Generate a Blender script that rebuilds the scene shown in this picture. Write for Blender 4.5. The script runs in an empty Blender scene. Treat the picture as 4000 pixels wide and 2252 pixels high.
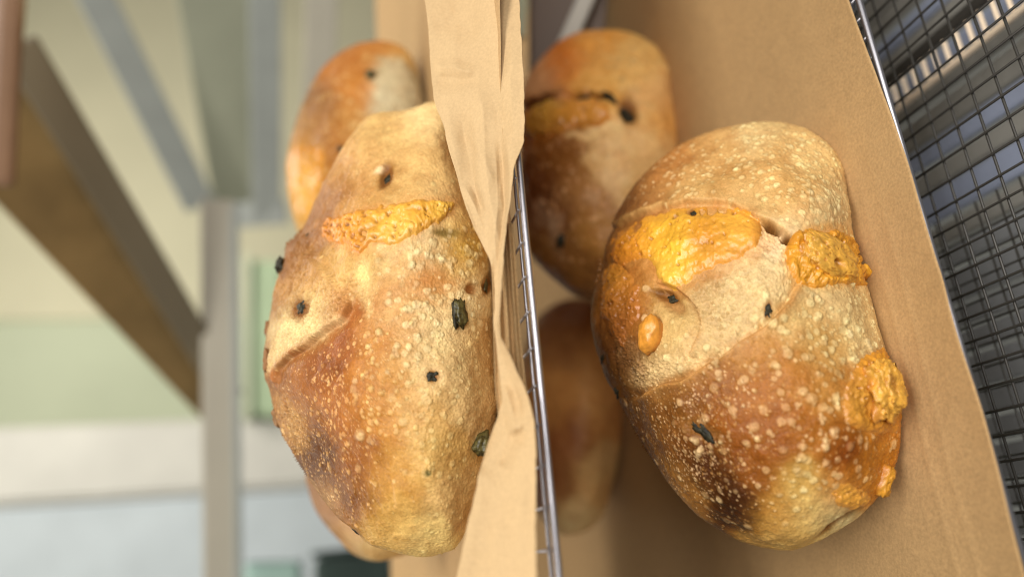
import bpy, math
import numpy as np
from mathutils import Matrix, Vector

# ------------------------------------------------------------------ camera, light, exposure
SC = bpy.context.scene
COL = SC.collection
CAM_Z = 1.2
PITCH = math.radians(14.0)
FPX = 2890.0
K = 4000.0 / 2575.0            # traced coordinates are in a 2575 px wide copy of the photograph
YAW = math.radians(20.0)       # heading of the trays

_F = np.array([0.0, math.cos(PITCH), -math.sin(PITCH)])
_U = np.array([0.0, math.sin(PITCH), math.cos(PITCH)])
_X = np.array([1.0, 0.0, 0.0])
CAM = np.array([0.0, 0.0, CAM_Z])

cam_d = bpy.data.cameras.new('camera')
cam = bpy.data.objects.new('camera', cam_d)
COL.objects.link(cam)
R = Matrix(((-_U[0], _X[0], -_F[0]), (-_U[1], _X[1], -_F[1]), (-_U[2], _X[2], -_F[2])))
cam.matrix_world = Matrix.Translation(Vector(CAM)) @ R.to_4x4()
cam_d.sensor_fit = 'HORIZONTAL'
cam_d.sensor_width = 36.0
cam_d.lens = 36.0 * FPX / 4000.0
cam_d.clip_start = 0.01
cam_d.clip_end = 60.0
cam_d.dof.use_dof = True
cam_d.dof.focus_distance = 0.262
cam_d.dof.aperture_fstop = 3.5
SC.camera = cam

world = bpy.data.worlds.new('World')
SC.world = world
world.use_nodes = True
bg = world.node_tree.nodes['Background']
bg.inputs['Color'].default_value = (1.0, 0.96, 0.9, 1)
bg.inputs['Strength'].default_value = 0.2


def area_light(name, loc, target, sx, sy, watts, color):
    d = bpy.data.lights.new(name, 'AREA')
    d.shape = 'RECTANGLE'
    d.size, d.size_y = sx, sy
    d.energy = watts
    d.color = color
    o = bpy.data.objects.new(name, d)
    COL.objects.link(o)
    o.location = loc
    o.rotation_euler = (Vector(target) - Vector(loc)).to_track_quat('-Z', 'Y').to_euler()
    return o


area_light('ceiling_light', (0.35, -0.6, 2.3), (0.05, 0.25, 1.05), 1.1, 0.4, 21, (1.0, 0.96, 0.9))
area_light('window_light', (0.8, -1.4, 1.75), (0.05, 0.3, 1.05), 1.1, 0.8, 23.5, (1.0, 0.98, 0.95))
area_light('ceiling_light', (-0.9, 0.9, 2.6), (-0.1, 0.9, 1.0), 1.2, 0.6, 12, (1.0, 0.95, 0.87))
area_light('ceiling_light', (0.6, 1.6, 2.6), (0.3, 2.6, 1.0), 1.2, 0.6, 33, (1.0, 0.95, 0.88))

SC.view_settings.view_transform = 'Standard'
SC.view_settings.look = 'None'
SC.view_settings.exposure = 0.0
SC.view_settings.gamma = 1.0
SC.cycles.use_denoising = True
SC.cycles.max_bounces = 6
SC.cycles.filter_width = 1.1

# ------------------------------------------------------------------ helpers
E1 = np.array([math.cos(YAW), math.sin(YAW), 0.0])
E2 = np.array([-math.sin(YAW), math.cos(YAW), 0.0])
Z1 = CAM_Z - 0.062      # upper tray
Z2 = CAM_Z - 0.195      # lower tray
Z3 = CAM_Z - 0.235      # wire mesh below the lower tray
rng = np.random.default_rng(7)


def lin(c):
    c = np.asarray(c, float) / 255.0
    return np.where(c <= 0.04045, c / 12.92, ((c + 0.055) / 1.055) ** 2.4)


def ray(x, y):
    """viewing direction through a traced point, with unit depth"""
    x = np.asarray(x, float) * K
    y = np.asarray(y, float) * K
    return _F - np.multiply.outer((x - 2000.0) / FPX, _U) + np.multiply.outer((1126.0 - y) / FPX, _X)


def at(x, y, d):
    return CAM + ray(x, y) * np.asarray(d)[..., None]


def on_plane(x, y, z):
    r = ray(x, y)
    return CAM + r * ((z - CAM_Z) / r[..., 2])[..., None]


def ab(p):
    p = np.asarray(p, float) - np.array([0, 0, 0])
    return p @ E1, p @ E2


def _hash(ix, iy, iz, seed):
    h = (ix.astype(np.uint32) * np.uint32(374761393) + iy.astype(np.uint32) * np.uint32(668265263)
         + iz.astype(np.uint32) * np.uint32(2147483647) + np.uint32(seed * 974711 + 12345))
    h = (h ^ (h >> np.uint32(13))) * np.uint32(1274126177)
    h = h ^ (h >> np.uint32(16))
    h = h * np.uint32(2246822519)
    h = h ^ (h >> np.uint32(15))
    return h.astype(np.float32) / np.float32(4294967295.0)


def vnoise(p, seed=0):
    sh = p.shape[:-1]
    p = p.reshape(-1, 3).astype(np.float32)
    i = np.floor(p).astype(np.int64)
    f = p - i
    f = f * f * f * (f * (f * 6 - 15) + 10)
    out = np.zeros(len(p), np.float32)
    for dx in (0, 1):
        wx = f[:, 0] if dx else 1 - f[:, 0]
        for dy in (0, 1):
            wy = f[:, 1] if dy else 1 - f[:, 1]
            for dz in (0, 1):
                wz = f[:, 2] if dz else 1 - f[:, 2]
                out += wx * wy * wz * _hash(i[:, 0] + dx, i[:, 1] + dy, i[:, 2] + dz, seed)
    return (out * 2 - 1).reshape(sh)


def fbm(p, octs=4, seed=0, gain=0.5):
    a, s, t = 1.0, 0.0, 0.0
    q = p
    for k in range(octs):
        s = s + a * vnoise(q, seed + k * 17)
        t += a
        a *= gain
        q = q * 2.03 + 11.3
    return s / t * 1.5


def crumple(x, y, cell, seed):
    """creased facets: distance to the nearest of scattered points, in cell units"""
    px, py = x / cell, y / cell
    ix, iy = np.floor(px).astype(np.int64), np.floor(py).astype(np.int64)
    d = np.full(np.shape(px), 9.0)
    for dx in (-1, 0, 1):
        for dy in (-1, 0, 1):
            cx, cy = ix + dx, iy + dy
            z = np.zeros_like(cx)
            hx, hy = _hash(cx, cy, z, seed), _hash(cx, cy, z, seed + 7)
            d = np.minimum(d, np.hypot(px - cx - hx, py - cy - hy))
    return d


def sstep(a, b, x):
    t = np.clip((x - a) / (b - a), 0, 1)
    return t * t * (3 - 2 * t)


def spline(pts, n=400, closed=True):
    """Catmull-Rom through the points"""
    p = np.asarray(pts, float)
    m = len(p)
    segs = m if closed else m - 1
    out = []
    k = max(2, n // segs)
    for i in range(segs):
        if closed:
            a, b, c, d = p[(i - 1) % m], p[i], p[(i + 1) % m], p[(i + 2) % m]
        else:
            a, b, c, d = p[max(i - 1, 0)], p[i], p[i + 1], p[min(i + 2, m - 1)]
        for t in np.arange(k) / k:
            out.append(0.5 * ((2 * b) + (c - a) * t + (2 * a - 5 * b + 4 * c - d) * t * t + (3 * b - a - 3 * c + d) * t ** 3))
    if not closed:
        out.append(p[-1])
    return np.array(out)


def poly_sd(q, poly):
    """signed distance to a closed polygon, positive inside"""
    sh = q.shape[:-1]
    q = q.reshape(-1, 2)
    n = len(poly)
    d = np.full(len(q), 1e9)
    inside = np.zeros(len(q), bool)
    for i in range(n):
        a, b = poly[i], poly[(i + 1) % n]
        e = b - a
        w = q - a
        t = np.clip((w @ e) / max(e @ e, 1e-9), 0, 1)
        d = np.minimum(d, np.hypot(*(w - t[:, None] * e).T))
        c = ((a[1] > q[:, 1]) != (b[1] > q[:, 1]))
        with np.errstate(divide='ignore', invalid='ignore'):
            xi = (b[0] - a[0]) * (q[:, 1] - a[1]) / (b[1] - a[1]) + a[0]
        inside ^= c & (q[:, 0] < xi)
    return np.where(inside, d, -d).reshape(sh)


def line_sd(q, pts):
    """signed distance to an open line (positive to its left when walking along it, y down) and position along it 0..1"""
    sh = q.shape[:-1]
    q = q.reshape(-1, 2)
    pts = np.asarray(pts, float)
    seg = np.hypot(*(pts[1:] - pts[:-1]).T)
    cum = np.concatenate([[0], np.cumsum(seg)]) / seg.sum()
    d = np.full(len(q), 1e9)
    s = np.zeros(len(q))
    u = np.zeros(len(q))
    for i in range(len(pts) - 1):
        a, b = pts[i], pts[i + 1]
        e = b - a
        w = q - a
        t = np.clip((w @ e) / (e @ e), 0, 1)
        dd = np.hypot(*(w - t[:, None] * e).T)
        m = dd < d
        d = np.where(m, dd, d)
        cr = e[0] * w[:, 1] - e[1] * w[:, 0]
        s = np.where(m, np.sign(-cr), s)
        u = np.where(m, cum[i] + t * (cum[i + 1] - cum[i]), u)
    return (d * s).reshape(sh), u.reshape(sh)


def rbf_color(q, ctrl, sig):
    c = np.array([k[2] for k in ctrl], float)
    c = lin(c)
    w = np.zeros(q.shape[:-1])
    out = np.zeros(q.shape[:-1] + (3,))
    for (x, y, _), cc in zip(ctrl, c):
        d2 = (q[..., 0] - x) ** 2 + (q[..., 1] - y) ** 2
        k = np.exp(-d2 / (2 * sig * sig)) + 1e-3 / (1 + d2 / (sig * sig)) ** 2
        w += k
        out += k[..., None] * cc
    return out / w[..., None]


def tag(o, label=None, cat=None, group=None, kind=None):
    if label:
        o['label'] = label
    if cat:
        o['category'] = cat
    if group:
        o['group'] = group
    if kind:
        o['kind'] = kind
    return o


def empty(name, loc, rz=0.0):
    o = bpy.data.objects.new(name, None)
    o.empty_display_size = 0.01
    COL.objects.link(o)
    o.location = Vector(loc)
    o.rotation_euler = (0, 0, rz)
    return o


def mesh_data(name, verts, faces, mat, col=None, smooth=True):
    """faces: (n,4) or (n,3) array, or a list of such arrays"""
    me = bpy.data.meshes.new(name)
    v = np.asarray(verts, np.float32).reshape(-1, 3)
    fl = faces if isinstance(faces, list) else [faces]
    fl = [np.asarray(f, np.int32) for f in fl if len(f)]
    nl = sum(f.size for f in fl)
    npol = sum(len(f) for f in fl)
    me.vertices.add(len(v))
    me.vertices.foreach_set('co', v.ravel())
    me.loops.add(nl)
    me.loops.foreach_set('vertex_index', np.concatenate([f.ravel() for f in fl]))
    me.polygons.add(npol)
    sizes = np.concatenate([np.full(len(f), f.shape[1], np.int32) for f in fl])
    starts = np.concatenate([[0], np.cumsum(sizes)[:-1]]).astype(np.int32)
    me.polygons.foreach_set('loop_start', starts)
    me.polygons.foreach_set('loop_total', sizes)
    me.update(calc_edges=True)
    me.polygons.foreach_set('use_smooth', np.full(npol, smooth))
    if col is not None:
        at_ = me.attributes.new('Col', 'FLOAT_COLOR', 'POINT')
        c = np.ones((len(v), 4), np.float32)
        c[:, :3] = np.asarray(col).reshape(-1, 3)
        at_.data.foreach_set('color', c.ravel())
    me.materials.append(mat)
    me.validate()
    return me


def link(name, me, parent=None, loc=None):
    o = bpy.data.objects.new(name, me)
    COL.objects.link(o)
    if parent is not None:
        o.parent = parent
    if loc is not None:
        o.location = Vector(loc)
    return o


def add(name, verts, faces, mat, parent=None, col=None, smooth=True):
    """one mesh object; vertices are given in world space, the parent is unrotated"""
    v = np.asarray(verts, float).reshape(-1, 3)
    if parent is not None:
        v = v - np.array(parent.location)
    return link(name, mesh_data(name, v, faces, mat, col, smooth), parent)


def grid_faces(n, m, off=0, flip=False):
    i, j = np.meshgrid(np.arange(n - 1), np.arange(m - 1), indexing='ij')
    a = (i * m + j).ravel() + off
    f = np.stack([a, a + 1, a + m + 1, a + m], 1)
    return f[:, ::-1] if flip else f


def tube_geo(pts, r, sides=10, caps=True):
    p = np.asarray(pts, float)
    n = len(p)
    t = np.gradient(p, axis=0)
    t /= np.linalg.norm(t, axis=1)[:, None]
    ref = np.array([0, 0, 1.0]) if abs(t[0][2]) < 0.9 else np.array([1.0, 0, 0])
    u = np.cross(t, ref)
    u /= np.linalg.norm(u, axis=1)[:, None]
    w = np.cross(t, u)
    a = np.arange(sides) / sides * 2 * np.pi
    r = np.broadcast_to(np.asarray(r, float), (n,))
    v = p[:, None] + r[:, None, None] * (np.cos(a)[None, :, None] * u[:, None] + np.sin(a)[None, :, None] * w[:, None])
    f = []
    for i in range(n - 1):
        for k in range(sides):
            k2 = (k + 1) % sides
            f.append((i * sides + k, i * sides + k2, (i + 1) * sides + k2, (i + 1) * sides + k))
    v = v.reshape(-1, 3)
    tri = []
    if caps:
        v = np.vstack([v, p[0] - t[0] * r[0] * 0.4, p[-1] + t[-1] * r[-1] * 0.4])
        c0, c1 = len(v) - 2, len(v) - 1
        for k in range(sides):
            k2 = (k + 1) % sides
            tri.append((c0, k2, k))
            tri.append((c1, (n - 1) * sides + k, (n - 1) * sides + k2))
    return v, [np.array(f), np.array(tri)] if tri else [np.array(f)]


def slab(name, corners, thick, mat, parent=None, bevel=0.0):
    """a board: four corners of its front face and a thickness vector"""
    c = np.asarray(corners, float)
    v = np.vstack([c, c + np.asarray(thick, float)])
    f = np.array([(0, 1, 2, 3), (7, 6, 5, 4), (0, 4, 5, 1), (1, 5, 6, 2), (2, 6, 7, 3), (3, 7, 4, 0)])
    o = add(name, v, f, mat, parent, smooth=False)
    if bevel:
        m = o.modifiers.new('bevel', 'BEVEL')
        m.width = bevel
        m.segments = 2
    return o


def box(name, c, half, mat, parent=None, rz=YAW, bevel=0.004):
    ex = np.array([math.cos(rz), math.sin(rz), 0]) * half[0]
    ey = np.array([-math.sin(rz), math.cos(rz), 0]) * half[1]
    ez = np.array([0, 0, 1.0]) * half[2]
    c = np.asarray(c, float)
    return slab(name, [c - ex - ey - ez, c + ex - ey - ez, c + ex - ey + ez, c - ex - ey + ez], 2 * ey, mat, parent, bevel)


# ------------------------------------------------------------------ materials
def principled(name, color=(0.5, 0.5, 0.5), rough=0.5, metal=0.0, spec=0.5):
    m = bpy.data.materials.new(name)
    m.use_nodes = True
    b = m.node_tree.nodes['Principled BSDF']
    b.inputs['Base Color'].default_value = (*color, 1)
    b.inputs['Roughness'].default_value = rough
    b.inputs['Metallic'].default_value = metal
    b.inputs['Specular IOR Level'].default_value = spec
    return m, m.node_tree, b


def noise_node(nt, scale, detail=4, rough=0.55, vec=None):
    n = nt.nodes.new('ShaderNodeTexNoise')
    n.inputs['Scale'].default_value = scale
    n.inputs['Detail'].default_value = detail
    n.inputs['Roughness'].default_value = rough
    if vec is not None:
        nt.links.new(vec, n.inputs['Vector'])
    return n


def mottle(nt, src, fac_out, lo, hi, target):
    """multiply a colour by a grey that follows a noise"""
    r = nt.nodes.new('ShaderNodeMapRange')
    r.inputs['From Min'].default_value = 0.3
    r.inputs['From Max'].default_value = 0.7
    r.inputs['To Min'].default_value = lo
    r.inputs['To Max'].default_value = hi
    nt.links.new(fac_out, r.inputs['Value'])
    x = nt.nodes.new('ShaderNodeMix')
    x.data_type = 'RGBA'
    x.blend_type = 'MULTIPLY'
    x.inputs[0].default_value = 1.0
    if isinstance(src, tuple):
        x.inputs[6].default_value = (*src, 1)
    else:
        nt.links.new(src, x.inputs[6])
    nt.links.new(r.outputs['Result'], x.inputs[7])
    nt.links.new(x.outputs[2], target)
    return x


def bump(nt, b, fac, strength, dist):
    n = nt.nodes.new('ShaderNodeBump')
    n.inputs['Strength'].default_value = strength
    n.inputs['Distance'].default_value = dist
    nt.links.new(fac, n.inputs['Height'])
    nt.links.new(n.outputs['Normal'], b.inputs['Normal'])


def food_material(name, rough, spec, scale, b_dist, sss=0.0, lo=0.82, hi=1.16, coat=0.0):
    m, nt, b = principled(name, rough=rough, spec=spec)
    a = nt.nodes.new('ShaderNodeAttribute')
    a.attribute_name = 'Col'
    tc = nt.nodes.new('ShaderNodeTexCoord')
    n = noise_node(nt, scale, 5, 0.65, tc.outputs['Object'])
    mottle(nt, a.outputs['Color'], n.outputs['Fac'], lo, hi, b.inputs['Base Color'])
    bump(nt, b, n.outputs['Fac'], 0.7, b_dist)
    if sss:
        b.inputs['Subsurface Weight'].default_value = sss
        b.inputs['Subsurface Radius'].default_value = (0.004, 0.002, 0.0008)
        b.inputs['Subsurface Scale'].default_value = 0.6
    b.inputs['Coat Weight'].default_value = coat
    b.inputs['Coat Roughness'].default_value = 0.25
    return m


M_CRUST = food_material('bread_crust', 0.36, 0.22, 1500, 0.0003, 0.0, coat=0.0)
M_CHEESE = food_material('melted_cheese', 0.3, 0.5, 900, 0.0003, 0.04, 0.9, 1.1, coat=0.25)
M_OLIVE, _nt, _b = principled('olive_flesh', (0.012, 0.012, 0.007), 0.5, 0, 0.3)
_tc = _nt.nodes.new('ShaderNodeTexCoord')
_n = noise_node(_nt, 700, 4, 0.6, _tc.outputs['Object'])
mottle(_nt, (0.020, 0.017, 0.008), _n.outputs['Fac'], 0.2, 2.6, _b.inputs['Base Color'])
bump(_nt, _b, _n.outputs['Fac'], 0.8, 0.0006)
M_OLIVE_G, _nt, _b = principled('green_olive_flesh', (0.06, 0.05, 0.012), 0.35, 0, 0.5)
_tc = _nt.nodes.new('ShaderNodeTexCoord')
_n = noise_node(_nt, 600, 4, 0.6, _tc.outputs['Object'])
mottle(_nt, (0.075, 0.062, 0.018), _n.outputs['Fac'], 0.1, 2.0, _b.inputs['Base Color'])
bump(_nt, _b, _n.outputs['Fac'], 0.8, 0.0006)

M_PAPER, _nt, _b = principled('kraft_paper', rough=0.72, spec=0.25)
_tc = _nt.nodes.new('ShaderNodeTexCoord')
_n1 = noise_node(_nt, 900, 4, 0.7, _tc.outputs['Object'])
_n2 = noise_node(_nt, 170, 4, 0.6, _tc.outputs['Object'])
_x = mottle(_nt, tuple(lin((184, 150, 104))), _n1.outputs['Fac'], 0.8, 1.16, _b.inputs['Base Color'])
mottle(_nt, _x.outputs[2], _n2.outputs['Fac'], 0.95, 1.04, _b.inputs['Base Color'])
bump(_nt, _b, _n1.outputs['Fac'], 0.35, 0.0002)

M_PAPER_LIGHTENED, _nt, _b = principled('kraft_paper_lightened', rough=0.75, spec=0.2)
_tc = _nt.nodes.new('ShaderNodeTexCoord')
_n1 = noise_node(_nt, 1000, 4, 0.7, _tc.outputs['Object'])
mottle(_nt, tuple(lin((197, 167, 124))), _n1.outputs['Fac'], 0.9, 1.08, _b.inputs['Base Color'])  # same paper, colour raised to show the stronger light on the flap
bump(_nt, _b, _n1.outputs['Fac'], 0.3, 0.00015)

M_STEEL, _nt, _b = principled('bright_wire', (0.44, 0.43, 0.46), 0.42, 1.0)
M_DARKWIRE, _nt, _b = principled('wire_darkened_for_shade', (0.05, 0.046, 0.04), 0.45, 0.2)  # wire colour darkened: the mesh sits in shade against brighter surfaces


def flat_material(name, rgb, rough=0.6, metal=0.0, scale=6, lo=0.93, hi=1.06):
    m, nt, b = principled(name, tuple(lin(rgb)), rough, metal, 0.35)
    tc = nt.nodes.new('ShaderNodeTexCoord')
    n = noise_node(nt, scale, 4, 0.6, tc.outputs['Object'])
    mottle(nt, tuple(lin(rgb)), n.outputs['Fac'], lo, hi, b.inputs['Base Color'])
    return m


M_SAGE = flat_material('sage_paint', (186, 193, 165), scale=1.5)
M_CREAM = flat_material('cream_paint', (203, 198, 168), scale=1.5)
M_WHITE = flat_material('white_laminate', (196, 194, 184))
M_PALEBLUE = flat_material('pale_blue_laminate', (186, 195, 198))
M_GREYRAIL = flat_material('grey_metal_paint', (150, 154, 148), 0.45, 0.0, 20)
M_TAUPERAIL = flat_material('taupe_metal_paint', (174, 168, 152), 0.5)
M_PARTITION = flat_material('grey_green_paint', (146, 148, 128), 0.5)
M_GREEN = flat_material('green_plastic', (156, 174, 140))
M_DKGREEN = flat_material('dark_green_plastic', (62, 76, 70))
M_TEAL = flat_material('pale_teal_plastic', (150, 178, 168))
M_WOOD = flat_material('brown_wood', (134, 110, 70), 0.5, 0, 14, 0.75, 1.2)
M_WOODPALE = flat_material('pale_brown_wood', (138, 108, 84), 0.5, 0, 14, 0.85, 1.1)
M_TAUPE = flat_material('dull_metal_strip', (116, 106, 86), 0.5)
M_DARKBOARD = flat_material('dark_taupe_board', (112, 97, 86), 0.6)
M_FLOOR = flat_material('grey_floor', (120, 122, 120), 0.6, 0, 4)
M_SLATB = flat_material('blue_grey_metal', (140, 148, 168), 0.4, 0.0, 60)
M_SLATD = flat_material('grey_metal_darkened', (128, 130, 132), 0.4, 0.0, 60)  # darker copy of the slat grey for the end that gets less light
M_SLATG = flat_material('grey_metal', (134, 132, 126), 0.4, 0.0, 60)
M_PALEBAR = flat_material('pale_bar', (240, 218, 190), 0.4)
M_ENDPLATE = flat_material('grey_end_plate', (98, 85, 64), 0.45, 0.2, 40)


# ------------------------------------------------------------------ loaves
class Loaf:
    def __init__(self, name, label, outline, center, contact, zt, top, T, N, ctrl, sig=42, group=None,
                 lump=0.0022, Tback=0.05, power=0.55, seed=1):
        self.seed = seed
        self.contrast, self.sat, self.gain = 0.33, 0.99, 0.985
        self.tint = np.array([1.0, 1.0, 0.90])
        self.zt = zt
        op = spline(outline, 600)
        c = np.asarray(center, float)
        th = np.arctan2(op[:, 1] - c[1], op[:, 0] - c[0])
        rr = np.hypot(op[:, 0] - c[0], op[:, 1] - c[1])
        o = np.argsort(th)
        th, rr = th[o], rr[o]
        self.R = lambda t: np.interp((t + np.pi) % (2 * np.pi) - np.pi, np.concatenate([[th[-1] - 2 * np.pi], th, [th[0] + 2 * np.pi]]),
                                     np.concatenate([[rr[-1]], rr, [rr[0]]]))
        pc = on_plane(*contact, zt)
        pt = at(top[0], top[1], top[2])
        self.n = np.cross(E1, pt - pc)
        self.pc = pc
        g = np.linspace(-1, 1, N)
        s, t = np.meshgrid(g, g, indexing='ij')
        x = s * np.sqrt(1 - t * t / 2)
        y = t * np.sqrt(1 - s * s / 2)
        r = np.clip(np.hypot(x, y), 0, 1)
        a = np.arctan2(y, x)
        self.N = N
        sr = np.sin(r * np.pi / 2)
        Q = c + (self.R(a) * sr)[..., None] * np.stack([np.cos(a), np.sin(a)], -1)
        cosr = np.cos(r * np.pi / 2)
        D = self.ring_depth(Q) - T * cosr ** (2 * power)
        P = at(Q[..., 0], Q[..., 1], D)
        self.Q, self.P0, self.edge = Q, P, cosr
        du = np.gradient(P, axis=0)
        dv = np.gradient(P, axis=1)
        n = np.cross(du, dv)
        n /= np.linalg.norm(n, axis=-1)[..., None] + 1e-12
        view = P - CAM
        sg = np.sign((n * view).sum(-1))
        n = np.where((sg > 0)[..., None], -n, n)
        k = np.array([1, 2, 1.0])
        self.Nrm = n
        self.step = 0.5 * (np.linalg.norm(du, axis=-1) + np.linalg.norm(dv, axis=-1)) + 1e-6
        self.disp = lump * fbm(P * 38, 4, seed) * np.clip(cosr * 4, 0.25, 1)
        # crust colours traced from the photograph, with wobbly borders
        w = np.stack([fbm(P * 160, 3, seed + 5), fbm(P * 160, 3, seed + 9)], -1) * 11 \
            + np.stack([fbm(P * 500, 2, seed + 15), fbm(P * 500, 2, seed + 19)], -1) * 5
        self.warp = w
        self.wlow = np.stack([fbm(P * 70, 3, seed + 25), fbm(P * 70, 3, seed + 29)], -1) * 9
        self.col = rbf_color(Q + w, ctrl, sig)
        self.center, self.Tb, self.T = c, Tback, T
        self.rootloc = np.array([pc[0], pc[1], zt])
        self.root = tag(empty(name, self.rootloc), label, 'bread', group)
        self.name = name

    def ring_depth(self, Q):
        r = ray(Q[..., 0], Q[..., 1])
        return ((self.pc - CAM) @ self.n) / (r @ self.n)

    def mix(self, mask, rgb):
        self.col = self.col + mask[..., None] * (lin(rgb) - self.col)

    def lip(self, pts, up, down, lu, ld, w=3.0, taper=0.12, n=120, rgb=None, rw=6):
        """a torn edge: raised on the left of the line, sunk on its right"""
        pts = spline(pts, n, False)
        d, u = line_sd(self.Q + self.wlow + self.warp * 0.06, pts)
        tp = sstep(0, taper, u) * sstep(0, taper, 1 - u)
        s = sstep(-w, w, d)
        prof = s * up * np.exp(-np.maximum(d, 0) / lu) - (1 - s) * down * np.exp(np.minimum(d, 0) / ld)
        self.disp = self.disp + prof * tp
        if rgb is not None:
            self.mix(0.75 * tp * np.exp(-((d - rw * 0.5) / rw) ** 2), rgb)
        return d, u, tp

    def scorch(self, x, y, rx, ry, ang, rgb, strength):
        """a patch of darker baked crust with an uneven border"""
        c, s = math.cos(ang), math.sin(ang)
        q = self.Q + self.warp * 1.1
        dx, dy = q[..., 0] - x, q[..., 1] - y
        r2 = ((dx * c + dy * s) / rx) ** 2 + ((-dx * s + dy * c) / ry) ** 2
        self.mix(strength * np.exp(-r2 ** 1.2), rgb)

    def pit(self, x, y, rx, ry, depth, ang=0.0, rgb=None):
        c, s = math.cos(ang), math.sin(ang)
        dx, dy = self.Q[..., 0] - x + self.warp[..., 0] * .3, self.Q[..., 1] - y + self.warp[..., 1] * .3
        u, v = (dx * c + dy * s) / rx, (-dx * s + dy * c) / ry
        m = np.exp(-(u * u + v * v) ** 1.5)
        self.disp = self.disp - depth * m
        if rgb is not None:
            self.mix(np.clip(m * 1.2, 0, 1), rgb)

    def halo(self, poly, rgb, width, strength):
        """crust stained with cheese fat round a patch"""
        sp = spline(poly, 90)
        lo, hi = sp.min(0) - 4 * width, sp.max(0) + 4 * width
        inb = ((self.Q > lo) & (self.Q < hi)).all(-1)
        sd = np.full(self.Q.shape[:2], -1e3)
        sd[inb] = poly_sd((self.Q + self.warp * 1.2)[inb], sp)
        self.mix(strength * np.exp(-(np.minimum(sd, 0) / width) ** 2), rgb)

    def blisters(self, count, rmin, rmax, density, rgb=(232, 198, 146), height=0.32, alpha=0.75, power=2.6):
        """fermentation blisters: little pale domes; sizes in metres"""
        N = self.N
        wgt = (density(self.Q) * self.step ** 2)
        wgt = wgt * (0.5 + 0.8 * sstep(-0.15, 0.55, fbm(self.P0 * 85, 3, self.seed + count)))
        wgt[self.edge < 0.08] = 0
        wgt = np.maximum(wgt, 0).ravel()
        idx = rng.choice(N * N, size=count, p=wgt / wgt.sum())
        c = lin(rgb)
        P = self.P0
        for k in idx:
            i, j = divmod(int(k), N)
            r = rmin + (rmax - rmin) * rng.random() ** power
            h = int(math.ceil(r * 1.8 / max(self.step[i, j] * 0.6, 1e-5)))
            h = min(h, 40)
            sl = (slice(max(i - h, 0), i + h + 1), slice(max(j - h, 0), j + h + 1))
            d = P[sl] - P[i, j]
            q = np.linalg.norm(d, axis=-1) / r
            q = q * (1 + 0.30 * vnoise(P[sl] * (1.0 / r) * 0.8 + k % 97, 3))
            m = 1 - sstep(0.55, 1.12, q)
            rimm = np.exp(-((q - 1.08) / 0.16) ** 2)
            a = alpha * (0.45 + 0.55 * rng.random())
            tint = (0.68 * c + 0.32 * np.minimum(self.col[i, j] * 1.75, 0.75)) * (0.86 + 0.22 * rng.random())
            self.col[sl] += (m * a)[..., None] * (tint - self.col[sl])
            self.col[sl] *= (1 - 0.22 * rimm * a)[..., None]
            self.disp[sl] += r * height * np.sqrt(np.clip(1 - q * q, 0, 1)) * (0.5 + 0.5 * rng.random())

    def crumb(self, poly, rgb, depth=0.001, rough=0.0011, strength=0.8, soft=10, stretch=(1, 1, 1), seed=60):
        """torn open crumb: pale, fibrous and pitted"""
        sd = poly_sd(self.Q + self.warp * 0.8, spline(poly, 120))
        m = sstep(-soft, soft, sd)
        p = self.P0 * np.array(stretch)
        f = fbm(p * 1150, 3, seed, 0.6)
        f = 0.5 * f + 0.8 * (0.55 - np.abs(fbm(p * np.array([900, 900, 500]), 3, seed + 8)))
        holes = sstep(0.35, 0.85, fbm(p * 640, 3, seed + 3))
        self.disp = self.disp + m * (0.55 * rough * f - depth - 0.0007 * holes)
        self.mix(m * strength, rgb)
        self.col *= (1 + m * (0.22 * f - 0.20 * holes))[..., None]
        return m

    def finish(self, grain=1.0):
        P0, s = self.P0, self.seed
        mic = fbm(P0 * 520, 3, s + 70, 0.6)
        fine = fbm(P0 * 1500, 2, s + 80)
        wr = 1 - np.abs(fbm(P0 * 260, 3, s + 90))
        self.disp = self.disp + grain * (0.00010 * mic + 0.00010 * fine + 0.00010 * (wr - 0.6))
        self.col = self.col * (1 + 0.07 * mic + 0.09 * fine + 0.05 * fbm(P0 * 120, 3, s + 33))[..., None]
        toast = fbm(P0 * 210, 4, s + 55, 0.6)
        self.col = self.col * (1 - 0.17 * toast[..., None] * np.array([0.6, 1.0, 1.15]))
        lum = self.col @ np.array([0.3, 0.55, 0.15])
        self.col = self.col * np.clip(lum / 0.36, 0.05, 2)[..., None] ** self.contrast
        lum = self.col @ np.array([0.3, 0.55, 0.15])
        st = self.sat * (1.04 - 0.12 * sstep(0.12, 0.5, lum))[..., None]
        self.col = lum[..., None] + st * (self.col - lum[..., None])
        self.col = self.col * self.tint * self.gain
        self.col = np.clip(self.col, 0.002, 0.92)
        self.P = P0 + self.Nrm * self.disp[..., None]
        self.P[..., 2] = np.maximum(self.P[..., 2], self.zt + 0.0012)
        N = self.N
        # back half, from the outline inwards
        ii = np.arange(N)
        loop = np.concatenate([ii * N, (N - 1) * N + ii[1:], ii[-2::-1] * N + N - 1, ii[-2:0:-1]])
        V = [self.P.reshape(-1, 3)]
        C = [self.col.reshape(-1, 3)]
        F = [grid_faces(N, N)]
        q0 = self.Q.reshape(-1, 2)[loop]
        p0 = self.P.reshape(-1, 3)[loop]
        base0 = self.P0.reshape(-1, 3)[loop]
        cprev = self.col.reshape(-1, 3)[loop]
        L = len(loop)
        prev = loop
        off = N * N
        rings = 14
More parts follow.
